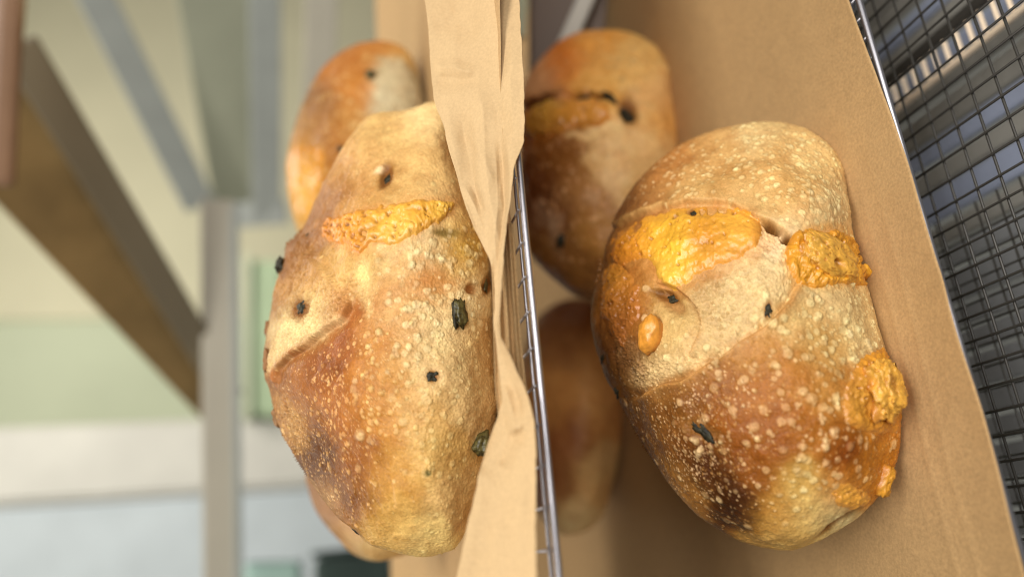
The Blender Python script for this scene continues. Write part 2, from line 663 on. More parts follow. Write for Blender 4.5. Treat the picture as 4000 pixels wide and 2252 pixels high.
        for k in range(1, rings):
            r = 1 - k / rings
            sr, cr = math.sin(r * math.pi / 2), math.cos(r * math.pi / 2)
            q = self.center + (q0 - self.center) * sr
            d = self.ring_depth(q) + self.Tb * cr ** 1.1
            p = at(q[:, 0], q[:, 1], d) + (p0 - base0) * r
            p[:, 2] = np.maximum(p[:, 2], self.zt + 0.0012)
            V.append(p)
            C.append(cprev * 0.5 + 0.5 * cprev.mean(0))
            cur = off + np.arange(L)
            F.append(np.stack([prev, np.roll(prev, -1), np.roll(cur, -1), cur], 1))
            prev = cur
            off += L
        V.append(V[-1].mean(0)[None])
        C.append(cprev.mean(0)[None])
        F.append(np.stack([prev, np.roll(prev, -1), np.full(L, off)], 1))
        self.crust = add('crust', np.vstack(V), F, M_CRUST, self.root, np.vstack(C))
        du = np.gradient(self.P, axis=0)
        dv = np.gradient(self.P, axis=1)
        n = np.cross(du, dv)
        n /= np.linalg.norm(n, axis=-1)[..., None] + 1e-12
        sg = np.sign((n * self.Nrm).sum(-1))
        self.N1 = n * sg[..., None]
        return self

    def at_surface(self, x, y):
        k = int(np.argmin(((self.Q - np.array([x, y])) ** 2).sum(-1)))
        i, j = divmod(k, self.N)
        return self.P[i, j], self.Nrm[i, j]

    def cheese(self, poly, thick, ctrl, rough=0.0006, holes=(), seed=3, edge=14, name='melted_cheese', sig=30, pores=60, lumps=0.0, label=None):
        """a patch of melted cheese lying on the crust, following it"""
        sp = spline(poly, 160)
        wob = np.stack([fbm(self.P0 * 300, 3, seed + 1), fbm(self.P0 * 300, 3, seed + 2)], -1) * 7
        lo, hi = sp.min(0) - 30, sp.max(0) + 30
        inb = ((self.Q > lo) & (self.Q < hi)).all(-1)
        ii, jj = np.where(inb)
        i0, i1, j0, j1 = ii.min(), ii.max() + 1, jj.min(), jj.max() + 1
        sl = (slice(i0, i1), slice(j0, j1))
        q = self.Q[sl] + wob[sl]
        sd = poly_sd(q, sp)
        P, n = self.P[sl], self.Nrm[sl]
        p0 = self.P0[sl]
        prof = np.clip(sd / edge, -1.0, 1)
        h = thick * np.where(prof > 0, np.sqrt(np.clip(prof * (2 - prof), 0, 1)), prof * 0.8)
        f = fbm(p0 * 450, 4, seed + 4, 0.6)
        lo_f = fbm(p0 * 130, 3, seed + 6)
        ins = sstep(0, edge, sd)
        h = h + ins * (rough * f + lumps * lo_f)
        col = rbf_color(q, ctrl, sig)
        col = col * np.array([1.0, 1.13, 0.85]) * (1 + 0.16 * f + 0.10 * lo_f)[..., None]
        col = col + (0.35 * (1 - sstep(0, edge * 1.2, sd)))[..., None] * (lin((196, 122, 52)) - col)
        for (hx, hy, hr, hd) in holes:
            d = np.hypot(self.Q[sl][..., 0] - hx + wob[sl][..., 0] * .5, self.Q[sl][..., 1] - hy + wob[sl][..., 1] * .5) / hr
            m = np.exp(-d ** 4)
            h = h - hd * m
            col = col + (m * 0.85)[..., None] * (lin((74, 38, 10)) - col)
        if pores:
            cand = np.where((sd > 6).ravel())[0]
            if len(cand):
                for k in rng.choice(cand, size=pores):
                    qc = self.Q[sl].reshape(-1, 2)[k]
                    r = 1.8 + 3.2 * rng.random() ** 2
                    d = np.hypot(*(self.Q[sl] - qc).transpose(2, 0, 1)) / r
                    m = np.exp(-d ** 4)
                    h = h - 0.0008 * m
                    col = col + (m * 0.6)[..., None] * (lin((112, 58, 14)) - col)
        V = P + n * h[..., None]
        V[..., 2] = np.maximum(V[..., 2], self.zt + 0.0022)
        keep = sd > -edge * 0.9
        nn, mm = keep.shape
        F = grid_faces(nn, mm)
        kf = keep.ravel()[F].all(1)
        F = F[kf]
        used = np.unique(F)
        rem = np.full(nn * mm, -1)
        rem[used] = np.arange(len(used))
        o = add(name, V.reshape(-1, 3)[used], rem[F], M_CHEESE, self.root, np.clip(col.reshape(-1, 3)[used], 0.002, 0.95))
        if label:
            o['label'] = label
        return o

    def chunk(self, name, x, y, w, h, ang, mat, t=0.5, lift=0.1, seed=0, rgb=None, boxy=2.6, rough=0.25, n=(20, 28), label=None, fine=0.0, craters=()):
        """a lump set into the crust; w, h in traced pixels"""
        p, nr = self.at_surface(x, y)
        dep = (p - CAM) @ _F
        m = K * dep / FPX
        tx = -_U * math.cos(ang) - _X * math.sin(ang)
        tx = tx - nr * (tx @ nr)
        tx /= np.linalg.norm(tx)
        ty = np.cross(nr, tx)
        a = w * m / 2
        b = h * m / 2
        c = min(a, b) * t * 2
        ph = np.linspace(0, np.pi, n[0])
        la = np.arange(n[1]) / n[1] * 2 * np.pi
        PH, LA = np.meshgrid(ph, la, indexing='ij')

        def se(v):
            return np.sign(v) * np.abs(v) ** (2 / boxy)
        ux = se(np.sin(PH)) * se(np.cos(LA))
        uy = se(np.sin(PH)) * se(np.sin(LA))
        uz = se(np.cos(PH))
        base = np.stack([ux, uy, uz], -1)
        nz = 1 + rough * fbm(base * 1.6 + seed * 3.1, 4, seed + 40, 0.6)
        hol = 0 * nz
        if fine:
            q = base * np.array([a, b, c]) / 0.004
            cell = fbm(q * 1.0 + seed, 3, seed + 43)
            nz = nz + fine * (0.55 * cell + 0.35 * fbm(q * 2.6, 3, seed + 44, 0.6))
            hol = sstep(0.40, 0.75, fbm(q * 3.6, 2, seed + 45))
            nz = nz - 0.05 * hol
            for (hx, hy, hr, hd) in craters:
                m_ = np.exp(-(np.hypot(base[..., 0] - hx, base[..., 1] - hy) / hr) ** 4) * (base[..., 2] > 0)
                nz = nz - hd * m_
                hol = np.maximum(hol, m_)
        base = base * nz[..., None]
        ctr = p + nr * c * lift
        V = ctr + base[..., :1] * a * tx + base[..., 1:2] * b * ty + base[..., 2:] * c * nr
        V[..., 2] = np.maximum(V[..., 2], self.zt + 0.0012)
        i, j = np.meshgrid(np.arange(n[0] - 1), np.arange(n[1]), indexing='ij')
        A = (i * n[1] + j).ravel()
        B = (i * n[1] + (j + 1) % n[1]).ravel()
        F = np.stack([A, B, B + n[1], A + n[1]], 1)
        col = None
        if rgb is not None:
            f = fbm(base * 4, 4, seed + 41)
            col = lin(rgb) * (np.array([1.0, 1.13, 0.85]) if mat is M_CHEESE else 1.0) * (1 + 0.25 * f)[..., None]
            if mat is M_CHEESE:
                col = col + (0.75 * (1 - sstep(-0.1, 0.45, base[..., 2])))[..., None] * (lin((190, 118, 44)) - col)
            col = col + (0.6 * hol)[..., None] * (lin(rgb) * np.array([0.55, 0.42, 0.25]) - col)
            col = col.reshape(-1, 3)
        o = add(name, V.reshape(-1, 3), F, mat, self.root, col)
        if label:
            o['label'] = label
        return o


def region(*blobs):
    """density of blisters: gaussian clouds (x, y, radius x, radius y, weight)"""
    def f(Q):
        s = np.zeros(Q.shape[:-1])
        for x, y, rx, ry, w in blobs:
            s += w * np.exp(-((Q[..., 0] - x) / rx) ** 2 - ((Q[..., 1] - y) / ry) ** 2)
        return s
    return f



# ------------------------------------------------------------------ the room behind
def V3(x, y, d):
    return at(x, y, np.array(d))


def frame_pt(a, b, z):
    return E1 * a + E2 * b + np.array([0, 0, z])


floor = tag(slab('floor', [frame_pt(-3, -2, 0), frame_pt(3, -2, 0), frame_pt(3, 4, 0), frame_pt(-3, 4, 0)], (0, 0, -0.05), M_FLOOR), kind='structure')
ceiling = tag(slab('ceiling', [frame_pt(-3, -2, 2.75), frame_pt(3, -2, 2.75), frame_pt(3, 4, 2.75), frame_pt(-3, 4, 2.75)], (0, 0, 0.05), M_WHITE), kind='structure')
BW = 3.0          # back wall, along the trays
back_wall = tag(slab('back_wall', [frame_pt(-3, BW, 0), frame_pt(3, BW, 0), frame_pt(3, BW, 2.75), frame_pt(-3, BW, 2.75)], E2 * 0.1, M_SAGE),
                'sage green painted back wall of the bakery', 'wall', kind='structure')
P = V3(300, 800, 1.0) - CAM
SB = 2.985
side_a = (E1 @ P) / (E2 @ P) * SB
side_wall = tag(slab('side_wall', [frame_pt(side_a, SB, 0.0), frame_pt(side_a + 2.2, SB, 0.0), frame_pt(side_a + 2.2, SB, 2.75), frame_pt(side_a, SB, 2.75)],
                     E2 * 0.012, M_CREAM), 'cream painted wall standing in front of the sage wall', 'wall', kind='structure')


def hit(x, y, b):
    r = ray(x, y)
    return CAM + r * ((b - CAM @ E2) / (r @ E2))


# white and pale blue cupboards against the back wall
pw = hit(250, 1065, BW - 0.5) @ E1
pb = hit(250, 1262, BW - 0.5) @ E1
cup = tag(empty('white_cupboard', frame_pt((pw + pb) / 2, BW - 0.25, 0)), 'tall white cupboard standing against the sage wall', 'cupboard')
slab('body', [frame_pt(pb + 0.004, BW - 0.5, 0), frame_pt(pw, BW - 0.5, 0), frame_pt(pw, BW - 0.5, 2.2), frame_pt(pb + 0.004, BW - 0.5, 2.2)], E2 * 0.49, M_WHITE, cup, 0.004)
slab('door', [frame_pt(pb + 0.02, BW - 0.52, 0.1), frame_pt(pw - 0.015, BW - 0.52, 0.1), frame_pt(pw - 0.015, BW - 0.52, 2.17), frame_pt(pb + 0.02, BW - 0.52, 2.17)], E2 * 0.018, M_WHITE, cup, 0.003)
cup2 = tag(empty('pale_blue_cupboard', frame_pt(pb - 0.5, BW - 0.25, 0)), 'pale blue grey cupboard beside the white cupboard', 'cupboard')
slab('body', [frame_pt(pb - 1.0, BW - 0.5, 0), frame_pt(pb, BW - 0.5, 0), frame_pt(pb, BW - 0.5, 2.2), frame_pt(pb - 1.0, BW - 0.5, 2.2)], E2 * 0.49, M_PALEBLUE, cup2, 0.004)
for k in range(2):
    slab('door', [frame_pt(pb - 0.02 - 0.49 * (k + 1), BW - 0.52, 0.1), frame_pt(pb - 0.03 - 0.49 * k, BW - 0.52, 0.1),
                  frame_pt(pb - 0.03 - 0.49 * k, BW - 0.52, 2.17), frame_pt(pb - 0.02 - 0.49 * (k + 1), BW - 0.52, 2.17)], E2 * 0.018, M_PALEBLUE, cup2, 0.003)


def bar(name, p, q, w, t, mat, parent=None, bevel=0.002, side=None):
    """a flat bar from p to q, w wide across the line of sight and t thick along it"""
    p, q = np.asarray(p), np.asarray(q)
    d = (q - p) / np.linalg.norm(q - p)
    v = (p + q) / 2 - CAM
    v = v / np.linalg.norm(v)
    s = np.cross(d, v)
    s /= np.linalg.norm(s)
    n = np.cross(s, d)
    n = n if n @ v > 0 else -n
    return slab(name, [p - s * w / 2, q - s * w / 2, q + s * w / 2, p + s * w / 2], n * t, mat, parent, bevel)


def barpx(name, a, da, b, db, wpx, t, mat, parent=None, bevel=0.002):
    p, q = V3(*a, da), V3(*b, db)
    return bar(name, p, q, wpx * K * (da + db) / 2 / FPX, t, mat, parent, bevel)


# grey shelving against the walls
def metal_bar(name, a, da, b, db, wpx, mat, label, cat, group=None):
    p = V3(*a, da)
    o = tag(empty(name, p), label, cat, group)
    barpx('bar', a, da, b, db, wpx, 0.02, mat, o)
    q, s = V3(*b, db), V3(*a, da)
    return o


r1 = metal_bar('shelf_rail', (545, 500), 0.96, (556, 1500), 0.90, 80, M_TAUPERAIL, 'taupe grey shelf rail crossing in front of the white cupboards', 'shelf rail')
barpx('lip', (590, 520), 0.95, (600, 1500), 0.89, 20, 0.02, M_GREYRAIL, r1)
metal_bar('slanting_rail', (185, -120), 1.3, (505, 520), 1.5, 82, M_GREYRAIL, 'slanting blue grey rail nearest the wooden beam', 'rail')
r3 = metal_bar('grey_partition', (520, -120), 1.5, (625, 540), 1.7, 165, M_PARTITION, 'wide slanting grey partition in front of the cream wall', 'partition')
r3b = metal_bar('rack_upright', (665, -120), 1.45, (672, 560), 1.6, 74, M_GREYRAIL, 'grey rack upright beside the wide grey panel', 'rack upright')
metal_bar('rack_tie', (545, 545), 1.58, (720, 532), 1.6, 62, M_GREYRAIL, 'grey rack tie joining panel and upright at their foot', 'rack tie')
metal_bar('rack_post', (812, -120), 1.2, (800, 300), 1.3, 78, M_TAUPERAIL, 'mauve grey rack post just above the rearmost upper loaf', 'rack post')
gb = tag(empty('green_tub', V3(660, 1040, 2.3)), 'green plastic tub behind the tip of the front upper loaf', 'tub')
slab('tub_wall', [V3(632, 650, 2.3), V3(712, 655, 2.3), V3(712, 1045, 2.3), V3(632, 1040, 2.3)], E2 * 0.15, M_GREEN, gb, 0.01)
slab('rim', [V3(612, 640, 2.28), V3(630, 640, 2.28), V3(630, 1050, 2.28), V3(612, 1050, 2.28)], E2 * 0.19, M_SAGE, gb, 0.004)

# wooden shelf of the tier above, seen from below
wb = tag(empty('wooden_shelf', V3(250, 700, 0.75)), 'dark brown wooden shelf slanting across the blurred background', 'shelf')
slab('board', [V3(40, 190, 0.72), V3(590, 1040, 1.03), V3(556, 1108, 1.03), V3(-90, 430, 0.72)], _F * 0.02, M_WOOD, wb, 0.003)
barpx('edge_strip', (45, 110), 0.69, (585, 1005), 1.0, 78, 0.012, M_TAUPE, wb)
wp = tag(empty('wooden_upright', V3(15, 200, 0.6)), 'pale brown wooden upright at the upper left corner', 'upright')
barpx('board', (28, -60), 0.60, (2, 470), 0.62, 62, 0.03, M_WOODPALE, wp, 0.006)
barpx('edge_strip', (64, -60), 0.605, (34, 330), 0.625, 12, 0.02, M_WOOD, wp, 0.002)

cr = tag(empty('dark_green_crate', V3(880, 1440, 1.2)), 'dark green crate on the floor side behind the front upper loaf', 'crate')
slab('side', [V3(790, 1402, 1.2), V3(985, 1385, 1.25), V3(1000, 1600, 1.25), V3(790, 1600, 1.2)], E2 * 0.1, M_DKGREEN, cr, 0.01)
slab('rim', [V3(782, 1385, 1.19), V3(990, 1366, 1.24), V3(990, 1384, 1.24), V3(782, 1400, 1.19)], E2 * 0.12, M_DKGREEN, cr, 0.004)
tb = tag(empty('pale_teal_tub', V3(690, 1440, 1.3)), 'pale teal tub beside the dark green crate', 'tub')
slab('side', [V3(612, 1412, 1.3), V3(758, 1408, 1.3), V3(758, 1600, 1.3), V3(612, 1600, 1.3)], E2 * 0.1, M_TEAL, tb, 0.012)
slab('rim', [V3(606, 1400, 1.29), V3(764, 1396, 1.29), V3(764, 1410, 1.29), V3(606, 1412, 1.29)], E2 * 0.12, M_PALEBLUE, tb, 0.004)

# behind the lower tray
db = tag(empty('taupe_board', V3(1400, 60, 0.52)), 'dark taupe board standing at the far end of the lower tray', 'board')
slab('panel', [V3(1335, -150, 0.525), V3(1545, -150, 0.525), V3(1505, 230, 0.515), V3(1335, 230, 0.515)], E2 * 0.008, M_DARKBOARD, db, 0.002)
slab('edge_trim', [V3(1285, -150, 0.52), V3(1340, -150, 0.52), V3(1322, 90, 0.515), V3(1285, 90, 0.515)], E2 * 0.006, M_SAGE, db, 0.001)
metal_bar('white_post', (1512, -90), 0.505, (1400, 165), 0.495, 44, M_WHITE, 'white slanting post behind the rear lower loaf', 'post')


# ------------------------------------------------------------------ wire trays and paper
cyl_cache = {}


def wire(parent, p, length, axis, r, mat, sides=8, name='wire'):
    """a straight wire from local point p along axis 0 (tray length) or 1 (tray depth)"""
    key = (round(length, 4), r, mat.name, sides)
    if key not in cyl_cache:
        v, f = tube_geo(np.array([[0, 0, 0], [length / 2, 0, 0], [length, 0, 0]]), r, sides)
        cyl_cache[key] = mesh_data(name, v, f, mat)
    o = link(name, cyl_cache[key], parent, p)
    o.rotation_euler = (0, 0, math.pi / 2 if axis else 0)
    return o


def rounded_wire(parent, pts, r, mat, name):
    v, f = tube_geo(spline(pts, 60, False), r, 12)
    return link(name, mesh_data(name, v, f, mat), parent)


# upper tray
T1 = tag(empty('wire_tray', (0, 0, Z1), YAW), 'silver wire tray under the two upper loaves with its paper edge', 'wire tray')
B1 = 0.2135
wire(T1, (-0.28, B1, -0.001), 0.75, 0, 0.00105, M_STEEL, 14, 'rim')
wire(T1, (-0.28, B1 + 0.0105, -0.0018), 0.75, 0, 0.0006, M_STEEL, 8, 'wire')
for a in np.arange(-0.06, 0.20, 0.0118):
    wire(T1, (a, B1 - 0.0003, 0.0008), 0.045, 1, 0.00045, M_STEEL, 8)

# lower tray
T2 = tag(empty('wire_tray', (0, 0, Z2), YAW), 'silver wire rim of the lower tray along the paper edge', 'wire tray')
B2 = 0.1893
wire(T2, (-0.12, B2, -0.0012), 0.62, 0, 0.00125, M_STEEL, 14, 'rim')
wire(T2, (-0.12, B2 + 0.012, -0.003), 0.62, 0, 0.0006, M_STEEL, 8, 'wire')
for a in np.arange(0.1075, 0.225, 0.0088):
    wire(T2, (a, B2 - 0.0002, -0.0008), 0.06, 1, 0.0006, M_STEEL, 8)

# dark mesh below
H3 = 0.235
T3 = tag(empty('wire_mesh_tray', (0, 0, Z3), YAW), 'dark square wire mesh tray in front of the lower paper', 'mesh tray')
for k in range(9):
    b = H3 * (0.7165 + 0.0438 * (k - 1))
    wire(T3, (-0.06, b, 0), 0.36, 0, 0.00052, M_DARKWIRE)
for k in range(37):
    a = H3 * (0.885 - 0.0373 * (k - 8))
    wire(T3, (a, H3 * 0.62, 0.0012), 0.105, 1, 0.00052, M_DARKWIRE)

# second wire layer: the mesh's shadow and reflection on what lies below, modelled
H5 = 0.272
T5 = tag(empty('wire_mesh_tray', (0, 0, CAM_Z - H5), YAW), 'wire grid modelled for the shadow and reflection of the mesh above', 'mesh tray')
for k in range(9):
    wire(T5, (-0.06, 0.166 + 0.0113 * k, 0), 0.185, 0, 0.0005, M_DARKWIRE)
for k in range(18):
    wire(T5, (-0.045 + 0.0092 * k, 0.160, 0.0011), 0.115, 1, 0.0005, M_DARKWIRE)

# slatted metal shelf below the mesh
H4 = 0.33
T4 = tag(empty('slatted_shelf', (0, 0, CAM_Z - H4), YAW), 'blue grey slatted metal shelf seen below the wire mesh', 'shelf')
slat_me = {}


def slat(parent, a, b, la, lb, th, mat, z=0.0, name='slat'):
    key = (round(la, 4), round(lb, 4), round(th, 4), mat.name)
    if key not in slat_me:
        x, y, z_ = la / 2, lb / 2, th / 2
        v = np.array([(sx * x, sy * y, sz * z_) for sz in (-1, 1) for sx, sy in ((-1, -1), (1, -1), (1, 1), (-1, 1))])
        f = np.array([(3, 2, 1, 0), (4, 5, 6, 7), (0, 1, 5, 4), (1, 2, 6, 5), (2, 3, 7, 6), (3, 0, 4, 7)])
        slat_me[key] = mesh_data(name, v, f, mat, smooth=False)
    o = link(name, slat_me[key], parent, (a, b, z))
    m = o.modifiers.new('bevel', 'BEVEL')
    m.width = min(0.001, th * 0.3)
    return o


a = -0.08
k = 0
while a < 0.42:
    w = 0.0135 if k % 3 else 0.019
    slat(T4, a + w / 2, 0.30, w - 0.0022, 0.30, 0.004, (M_SLATB, M_SLATG, M_SLATB, M_SLATG, M_SLATG)[k % 5] if a > 0.13 else M_SLATD, 0.0015 * (k % 2))
    a += w
    k += 1
for b in (0.20, 0.40):
    slat(T4, 0.17, b, 0.52, 0.012, 0.006, M_SLATG, -0.007, 'cross_rail')
pc = on_plane(np.array(2252.0), np.array(236.0), CAM_Z - 0.295)
PB = tag(empty('pale_bar_rack', frame_pt(pc @ E1, pc @ E2, CAM_Z - 0.295), YAW), 'row of short pale bars of a rack below the mesh', 'rack')
for k in range(18):
    slat(PB, 0, -k * 0.0072, 0.0125, 0.0017, 0.003, M_PALEBAR, 0, 'bar')
slat(PB, -0.0085, -0.061, 0.003, 0.145, 0.004, M_PALEBAR, 0, 'bar_rail')
slat(PB, 0.010, -0.061, 0.006, 0.145, 0.004, M_DARKWIRE, 0, 'bar_rail')

def sheet(name, P, mat, parent, thick=0.00022):
    """a paper sheet from a grid of points, with its own thickness"""
    n, m = P.shape[:2]
    du, dv = np.gradient(P, axis=0), np.gradient(P, axis=1)
    nr = np.cross(du, dv)
    nr /= np.linalg.norm(nr, axis=-1)[..., None] + 1e-12
    V = np.concatenate([P.reshape(-1, 3), (P - nr * thick).reshape(-1, 3)])
    F = [grid_faces(n, m), grid_faces(n, m, n * m, True)]
    loop = np.concatenate([np.arange(m), np.arange(1, n) * m + m - 1, (n - 1) * m + np.arange(m - 2, -1, -1), np.arange(n - 2, -1, -1) * m])
    F.append(np.stack([loop[:-1], loop[:-1] + n * m, loop[1:] + n * m, loop[1:]], 1))
    return add(name, V, F, mat, parent)


# lower paper: front edge traced along the tray rim, flat towards the back, gently waved
edge = spline([(2085, -160), (2132, -2), (2178, 130), (2238, 300), (2284, 435), (2318, 545), (2350, 640), (2372, 705), (2398, 800), (2424, 880), (2470, 1010), (2508, 1140),
               (2540, 1258), (2582, 1430), (2640, 1640)], 200, False)
pe = on_plane(edge[:, 0], edge[:, 1], Z2 + 0.0022)
o = np.argsort(pe @ E1)
ea, eb = (pe @ E1)[o], (pe @ E2)[o]
A = np.linspace(-0.075, 0.62, 420)
t = np.concatenate([np.linspace(0, 0.3, 120) ** 1.0, np.linspace(0.303, 1, 90)])
fb = np.interp(A, ea, eb)
BB = fb[:, None] + (0.66 - fb)[:, None] * t[None]
PP = A[:, None, None] * E1 + BB[..., None] * E2
w = np.stack([A[:, None] + 0 * BB, BB, 0 * BB], -1)
zz = 0.0006 * fbm(w * np.array([9, 11, 1]), 2, 5)
for bb, am, wd in ((0.2035, 0.0002, 0.0011), (0.2115, 0.00025, 0.0009)):
    zz += am * np.exp(-((BB + 0.010 * (A[:, None] - 0.05) - bb) / wd) ** 2) * sstep(0.16, 0.06, A[:, None])
zz += 0.0009 * crumple(A[:, None] + 0.3 * BB, BB + 0 * A[:, None], 0.055, 3) + 0.00025 * crumple(A[:, None] - 0.4 * BB, BB + 0.1 * A[:, None], 0.021, 6)
lift = np.clip(1 - (BB - fb[:, None]) / 0.02, 0, 1) ** 2
zz += lift * (0.0012 + 0.0010 * np.sin(A[:, None] * 26 + 1.2))
back = np.clip((BB - 0.56) / 0.10, 0, 1)
zz += 0.03 * back ** 2
PP[..., 2] = Z2 + 0.0004 + np.maximum(zz, -0.0004) * 1.0
P2 = tag(empty('baking_paper', frame_pt(0.1, 0.3, Z2)), 'brown kraft paper lining the lower tray under three loaves', 'baking paper')
sheet('sheet', PP[:, ::-1], M_PAPER, P2)

# upper paper: floor sheet with a raised back edge, and a crumpled front flap standing over the rim
P1 = tag(empty('baking_paper', frame_pt(0.05, 0.3, Z1)), 'brown kraft paper of the upper tray with crumpled flap over the rim', 'baking paper')
A = np.linspace(-0.16, 0.62, 260)
fe = spline([(1255, -150), (1262, 200), (1278, 420), (1287, 560), (1292, 700), (1296, 800), (1303, 960), (1320, 1150), (1330, 1300), (1340, 1600)], 100, False)
pe = on_plane(fe[:, 0] + 9, fe[:, 1], Z1 + 0.001)
o = np.argsort(pe @ E1)
fb = np.interp(A, (pe @ E1)[o], (pe @ E2)[o])
t = np.linspace(0, 1, 130) ** 1.5
BB = fb[:, None] + (0.60 - fb)[:, None] * t[None]
PP = A[:, None, None] * E1 + BB[..., None] * E2
w = np.stack([A[:, None] + 0 * BB, BB, 0 * BB], -1)
zz = 0.0012 + 0.0008 * fbm(w * np.array([10, 40, 1]), 3, 25) + np.clip((BB - 0.50) / 0.1, 0, 1) ** 1.5 * 0.014
fr = np.clip(1 - (BB - fb[:, None]) / 0.012, 0, 1)
zz += 0.0015 * fr * (1 + np.sin(A[:, None] * 60)) * 0.5
PP[..., 2] = Z1 + 0.0006 + np.maximum(zz, 0)
sheet('floor_sheet', PP[:, ::-1], M_PAPER, P1)

L1 = np.array([(1062, -60), (1068, 0), (1076, 70), (1080, 130), (1090, 250), (1113, 310), (1130, 380), (1146, 432), (1158, 480), (1172, 525), (1192, 570), (1212, 612), (1230, 650), (1241, 690), (1245, 735), (1244, 775),
               (1241, 810), (1247, 850), (1250, 890), (1255, 940), (1261, 985), (1262, 1012), (1252, 1045), (1242, 1075), (1231, 1105), (1219, 1145), (1205, 1190), (1192, 1250), (1180, 1300), (1166, 1365), (1152, 1430), (1143, 1480), (1132, 1540)], float)
R1 = np.array([(1303, -60), (1306, 0), (1311, 100), (1317, 200), (1319, 330), (1317, 352), (1306, 385), (1298, 402), (1291, 430), (1286, 480), (1279, 530), (1272, 570), (1266, 640), (1263, 680), (1258, 740), (1254, 790),
               (1252, 812), (1258, 850), (1280, 890), (1300, 935), (1322, 985), (1335, 1020), (1342, 1060), (1347, 1120), (1348, 1200), (1346, 1330), (1348, 1450), (1352, 1540)], float)
ys = np.linspace(-50, 1530, 560)
xl, xr = np.interp(ys, L1[:, 1], L1[:, 0]), np.interp(ys, R1[:, 1], R1[:, 0])
xr = xr + 1.2 * vnoise(np.stack([ys * 0.05, ys * 0, ys * 0], -1), 4)
xl = xl + 1.2 * vnoise(np.stack([ys * 0.04, ys * 0, ys * 0 + 5], -1), 4)
s = np.linspace(0, 1, 90)
XX = xl[:, None] + (xr - xl)[:, None] * s[None]
YY = ys[:, None] + 0 * XX
rim = np.array([(E1 * 0) for _ in ys])
rx = 1295 + (ys - 390) * 0.098
prim = on_plane(np.clip(rx, 1250, 1420), ys, Z1)
drim = (prim - CAM) @ _F
wid = (xr - xl)
m_px = drim * K / FPX
# the flap stands nearly upright above the rim: its upper edge leans back over the tray
off = 0.0015 - 0.0045 * s[None] ** 2 + (1 - s[None]) * wid[:, None] * m_px[:, None] * 0.45


def crease(pts, amp, width, sharp=True):
    d, u = line_sd(np.stack([XX, YY], -1), pts)
    tp = sstep(0, 0.2, u) * sstep(0, 0.2, 1 - u)
    pr = np.clip(1 - np.abs(d) / width, 0, 1) if sharp else np.exp(-(d / width) ** 2)
    return amp * pr * tp


q = np.stack([XX * 0.012, YY * 0.005, 0 * XX], -1)
off = off + 0.0018 * fbm(q, 2, 77) + 0.00022 * fbm(q * np.array([3, 3, 1]), 2, 79)
off = off + crease([(1090, 172), (1140, 168), (1165, 178), (1198, 186)], -0.0022, 24)
off = off + crease([(1092, 205), (1130, 215), (1178, 200), (1205, 190)], 0.0014, 26)
off = off + crease([(1085, 70), (1150, 60), (1205, 95)], 0.0014, 40)
off = off + crease([(1195, 190), (1215, 280), (1222, 420), (1240, 560), (1255, 720)], -0.0026, 34)
off = off + crease([(1150, 230), (1165, 330), (1190, 450), (1215, 560), (1238, 660)], 0.0020, 30)
off = off + crease([(1255, 330), (1265, 420), (1268, 520), (1255, 640), (1250, 760)], 0.0028, 16)
off = off + crease([(1165, 460), (1195, 520), (1225, 600)], -0.0016, 14)
off = off + crease([(1290, 60), (1283, 200), (1290, 330), (1275, 430)], -0.0016, 24)
off = off + crease([(1268, 960), (1290, 1040), (1297, 1100)], -0.0030, 22)
off = off + crease([(1258, 1175), (1292, 1105), (1330, 1095)], 0.0018, 26)
off = off + crease([(1300, 1090), (1325, 1040), (1330, 980)], -0.0012, 18)
off = off + crease([(1210, 1200), (1240, 1100), (1262, 1030)], 0.0020, 34)
off = off + crease([(1180, 1400), (1215, 1260), (1250, 1180)], -0.0012, 60, False)
off = off + 0.0010 * crumple(XX * 0.8 + 0.25 * YY, YY * 0.55, 62.0, 5) + 0.0003 * crumple(XX - 0.3 * YY, YY * 0.6 + 0.2 * XX, 34.0, 9)
rg = np.random.default_rng(11)
for k in range(9):
    cx_, cy_ = rg.uniform(1110, 1330), rg.uniform(0, 1450)
    an, ln = rg.normal(1.45, 0.45), rg.uniform(60, 170)
    dx_, dy_ = math.cos(an) * ln, math.sin(an) * ln
    off = off + crease([(cx_ - dx_ / 2, cy_ - dy_ / 2), (cx_ + rg.normal(0, 8), cy_), (cx_ + dx_ / 2, cy_ + dy_ / 2)], rg.choice([-1, 1]) * rg.uniform(0.0003, 0.0006), rg.uniform(10, 26))
PP = at(XX, YY, drim[:, None] - 0.0035 + off)
sheet('front_flap', PP, M_PAPER_LIGHTENED, P1)
# pleated inner fold of the same sheet, behind the pinched place
l2 = np.array([(1228, 560), (1240, 700), (1243, 850), (1246, 960), (1256, 1060)], float)
r2 = np.array([(1288, 540), (1300, 700), (1309, 850), (1321, 960), (1337, 1060)], float)
ys2 = np.linspace(560, 1050, 160)
s2 = np.linspace(0, 1, 60)
XX2 = np.interp(ys2, l2[:, 1], l2[:, 0])[:, None] * (1 - s2) + np.interp(ys2, r2[:, 1], r2[:, 0])[:, None] * s2
YY2 = ys2[:, None] + 0 * XX2
d2 = np.interp(ys2, ys, drim)[:, None]
o2 = 0.004 + 0.0012 * np.sin(s2[None] * 21 + 0.3 * np.sin(YY2 * 0.02)) + 0.0025 * (1 - s2[None])
sheet('inner_fold', at(XX2, YY2, d2 + o2), M_PAPER, P1)

